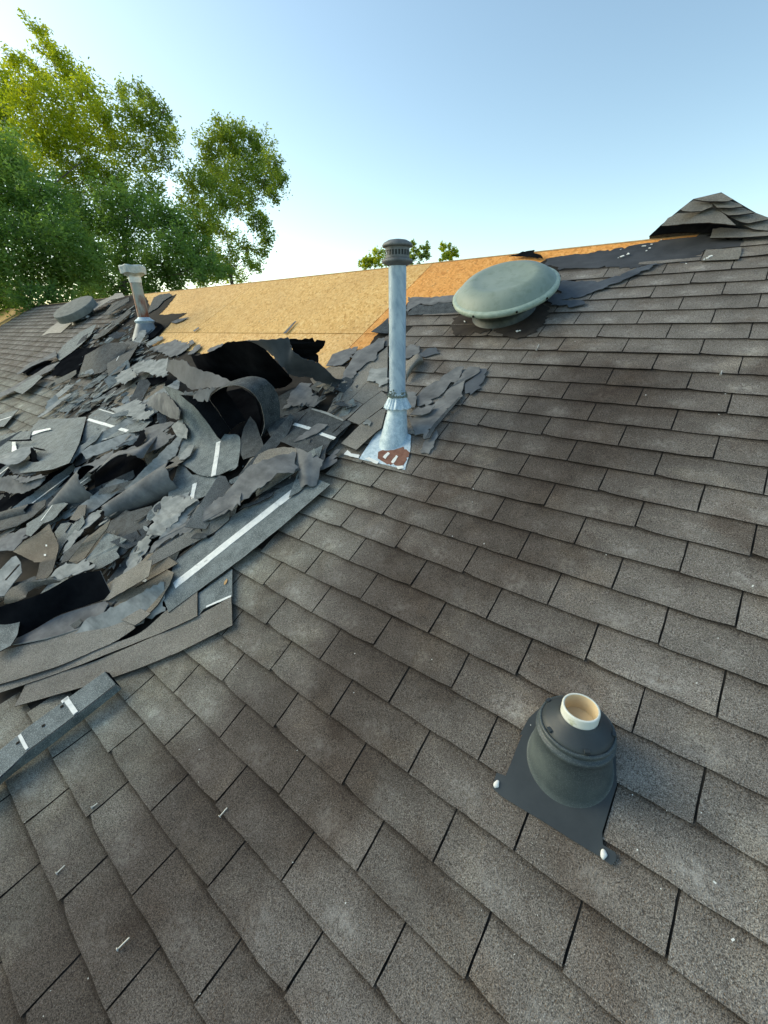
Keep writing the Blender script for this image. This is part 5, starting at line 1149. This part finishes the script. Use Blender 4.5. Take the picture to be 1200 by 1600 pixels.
def tree(name, label, dist, cl, base_px, mat, seed, size=0.056, density=26, trunk_r=0.16, spread=0.0, forks=None, depth_j=1.2, up=0.5, group=None):
    r = random.Random(seed); cps = []
    for (x, y, rp) in cl:
        dd = dist + r.uniform(-depth_j, depth_j); cps.append((PD(x, y, dd), rp*dd/F_PX))
    bp_ = PD(base_px[0], base_px[1], dist); root = Vector((bp_.x, bp_.y, GROUND))
    t = thing(name, label, 'tree', root, group)
    vs, fs = [], []
    fork = Vector((bp_.x, bp_.y, bp_.z)); k = 6; prev = root
    for i in range(1, k+1):
        q = i/k; p = root.lerp(fork, q) + Vector((r.uniform(-.1, .1), r.uniform(-.1, .1), 0)); tube(prev, p, trunk_r*(1-.55*(i-1)/k), trunk_r*(1-.55*i/k), 9, vs, fs); prev = p
    nodes = [(prev, trunk_r*.45)]
    for c, rad in sorted(cps, key=lambda z: (z[0] - prev).length):
        # grow from the nearest limb already there
        best = min(nodes, key=lambda nn: (nn[0] - c).length + max(0, nn[0].z - c.z)*2)
        st, rr = best; L = (c - st).length; rr = min(rr*.8, 0.018 + 0.02*L); kk = max(2, int(L/0.7)); pp = st; r0 = rr
        for i in range(1, kk+1):
            q = i/kk; p = st.lerp(c, q) + Vector((r.uniform(-.08, .08), r.uniform(-.08, .08), 0.10*math.sin(q*math.pi)*L*.4)); r1 = max(.008, rr*(1-.75*q)); tube(pp, p, r0, r1, 6, vs, fs); pp, r0 = p, r1
            if i < kk: nodes.append((p, r1))
        for _ in range(5):
            d = Vector((r.gauss(0, 1), r.gauss(0, 1), abs(r.gauss(0, 1)))).normalized()*rad*r.uniform(.6, 1.0); tube(pp, pp + d, .010, .004, 4, vs, fs)
    put('trunk', vs, fs, BARK, t)
    quads('crown', leaves([(tuple(c), rad) for c, rad in cps], size, density, seed, up), mat, t)
    return t
tree('tall_tree', 'tallest tree at the far left, its feathery yellow-green tips reaching highest', 13.0,
     [(62, 45, 13), (75, 70, 16), (90, 92, 18), (60, 110, 20), (108, 118, 26), (132, 150, 28), (20, 95, 18), (10, 130, 30), (42, 150, 26), (85, 160, 34), (120, 195, 36), (60, 205, 40), (10, 190, 36), (165, 190, 24), (95, 245, 38), (30, 260, 40), (140, 245, 28), (-30, 160, 50), (-40, 240, 50)],
     (125, 330), LEAFY, 3, density=30, trunk_r=0.2)
tree('leafy_tree', 'airy green tree with bare forked stems showing through, right of the tallest one', 14.5,
     [(215, 140, 15), (235, 155, 17), (190, 150, 18), (255, 180, 20), (205, 185, 26), (240, 205, 26), (268, 215, 17), (175, 220, 28), (215, 245, 30), (150, 285, 28), (255, 250, 22), (190, 290, 30), (235, 300, 24), (110, 300, 30)],
     (195, 380), LEAF, 4, density=26, trunk_r=0.15)
tree('round_tree', 'rounded tree whose sunlit yellow crown stands against the open sky', 15.0,
     [(345, 208, 19), (372, 208, 17), (325, 230, 20), (360, 235, 24), (400, 222, 18), (395, 250, 26), (425, 255, 17), (435, 280, 15), (340, 265, 28), (375, 280, 30), (415, 285, 22), (310, 285, 24), (430, 305, 12), (345, 305, 28), (300, 320, 26), (385, 322, 22), (325, 345, 26), (400, 345, 14), (418, 375, 12), (350, 365, 18), (405, 395, 12), (300, 370, 26), (385, 385, 15), (360, 400, 16), (330, 400, 20), (395, 415, 14), (340, 425, 20), (365, 428, 16), (315, 428, 18), (410, 350, 16)],
     (357, 420), LEAF, 5, density=34, trunk_r=0.13)
tree('broad_tree', 'dark broad tree whose low crown fills the gap behind the rusty pipe', 12.0,
     [(150, 345, 34), (200, 350, 34), (245, 345, 30), (270, 385, 30), (120, 385, 40), (185, 400, 38), (240, 415, 32), (290, 415, 24), (150, 435, 30), (215, 445, 26), (330, 415, 16), (110, 330, 26), (140, 462, 22), (180, 462, 22), (230, 455, 20), (270, 440, 20), (310, 432, 14), (285, 350, 26), (310, 395, 22), (170, 310, 26), (215, 320, 24), (350, 425, 12)],
     (190, 440), LEAFD, 6, density=42, trunk_r=0.16, size=.055)
tree('dense_tree', 'dense dark tree low at the left edge, over the far corner of the roof', 10.5,
     [(20, 300, 42), (-30, 330, 50), (60, 340, 42), (10, 375, 46), (75, 395, 40), (35, 430, 36), (-30, 430, 50), (90, 440, 26), (65, 300, 30), (-40, 270, 40), (10, 240, 34), (100, 370, 34), (130, 425, 30), (0, 470, 30), (50, 468, 26), (95, 465, 22), (-40, 470, 40)],
     (30, 440), LEAFD, 7, density=46, trunk_r=0.16, size=.052)
for i, (nm, lb, cl, bx) in enumerate((('treetop', 'pale treetop peeking over the ridge left of the tall pipe', [(567, 410, 6), (578, 402, 8), (590, 400, 9), (584, 410, 9), (600, 408, 9), (572, 415, 7)], (585, 425)),
      ('treetop', 'thin two-headed treetop over the ridge just right of the pipe cap', [(646, 384, 6), (650, 393, 7), (664, 387, 7), (667, 397, 7), (657, 401, 8), (645, 403, 8)], (655, 415)),
      ('treetop', 'small bright yellow-green treetop over the ridge, left of the domed vent', [(692, 385, 5), (696, 393, 7), (706, 390, 6), (702, 400, 8), (713, 396, 5), (691, 402, 6)], (700, 412)))):
    tree(nm, lb, 34, cl, bx, LEAFY if i != 1 else LEAF, 20+i, size=.11, density=12, trunk_r=.1, depth_j=.4)
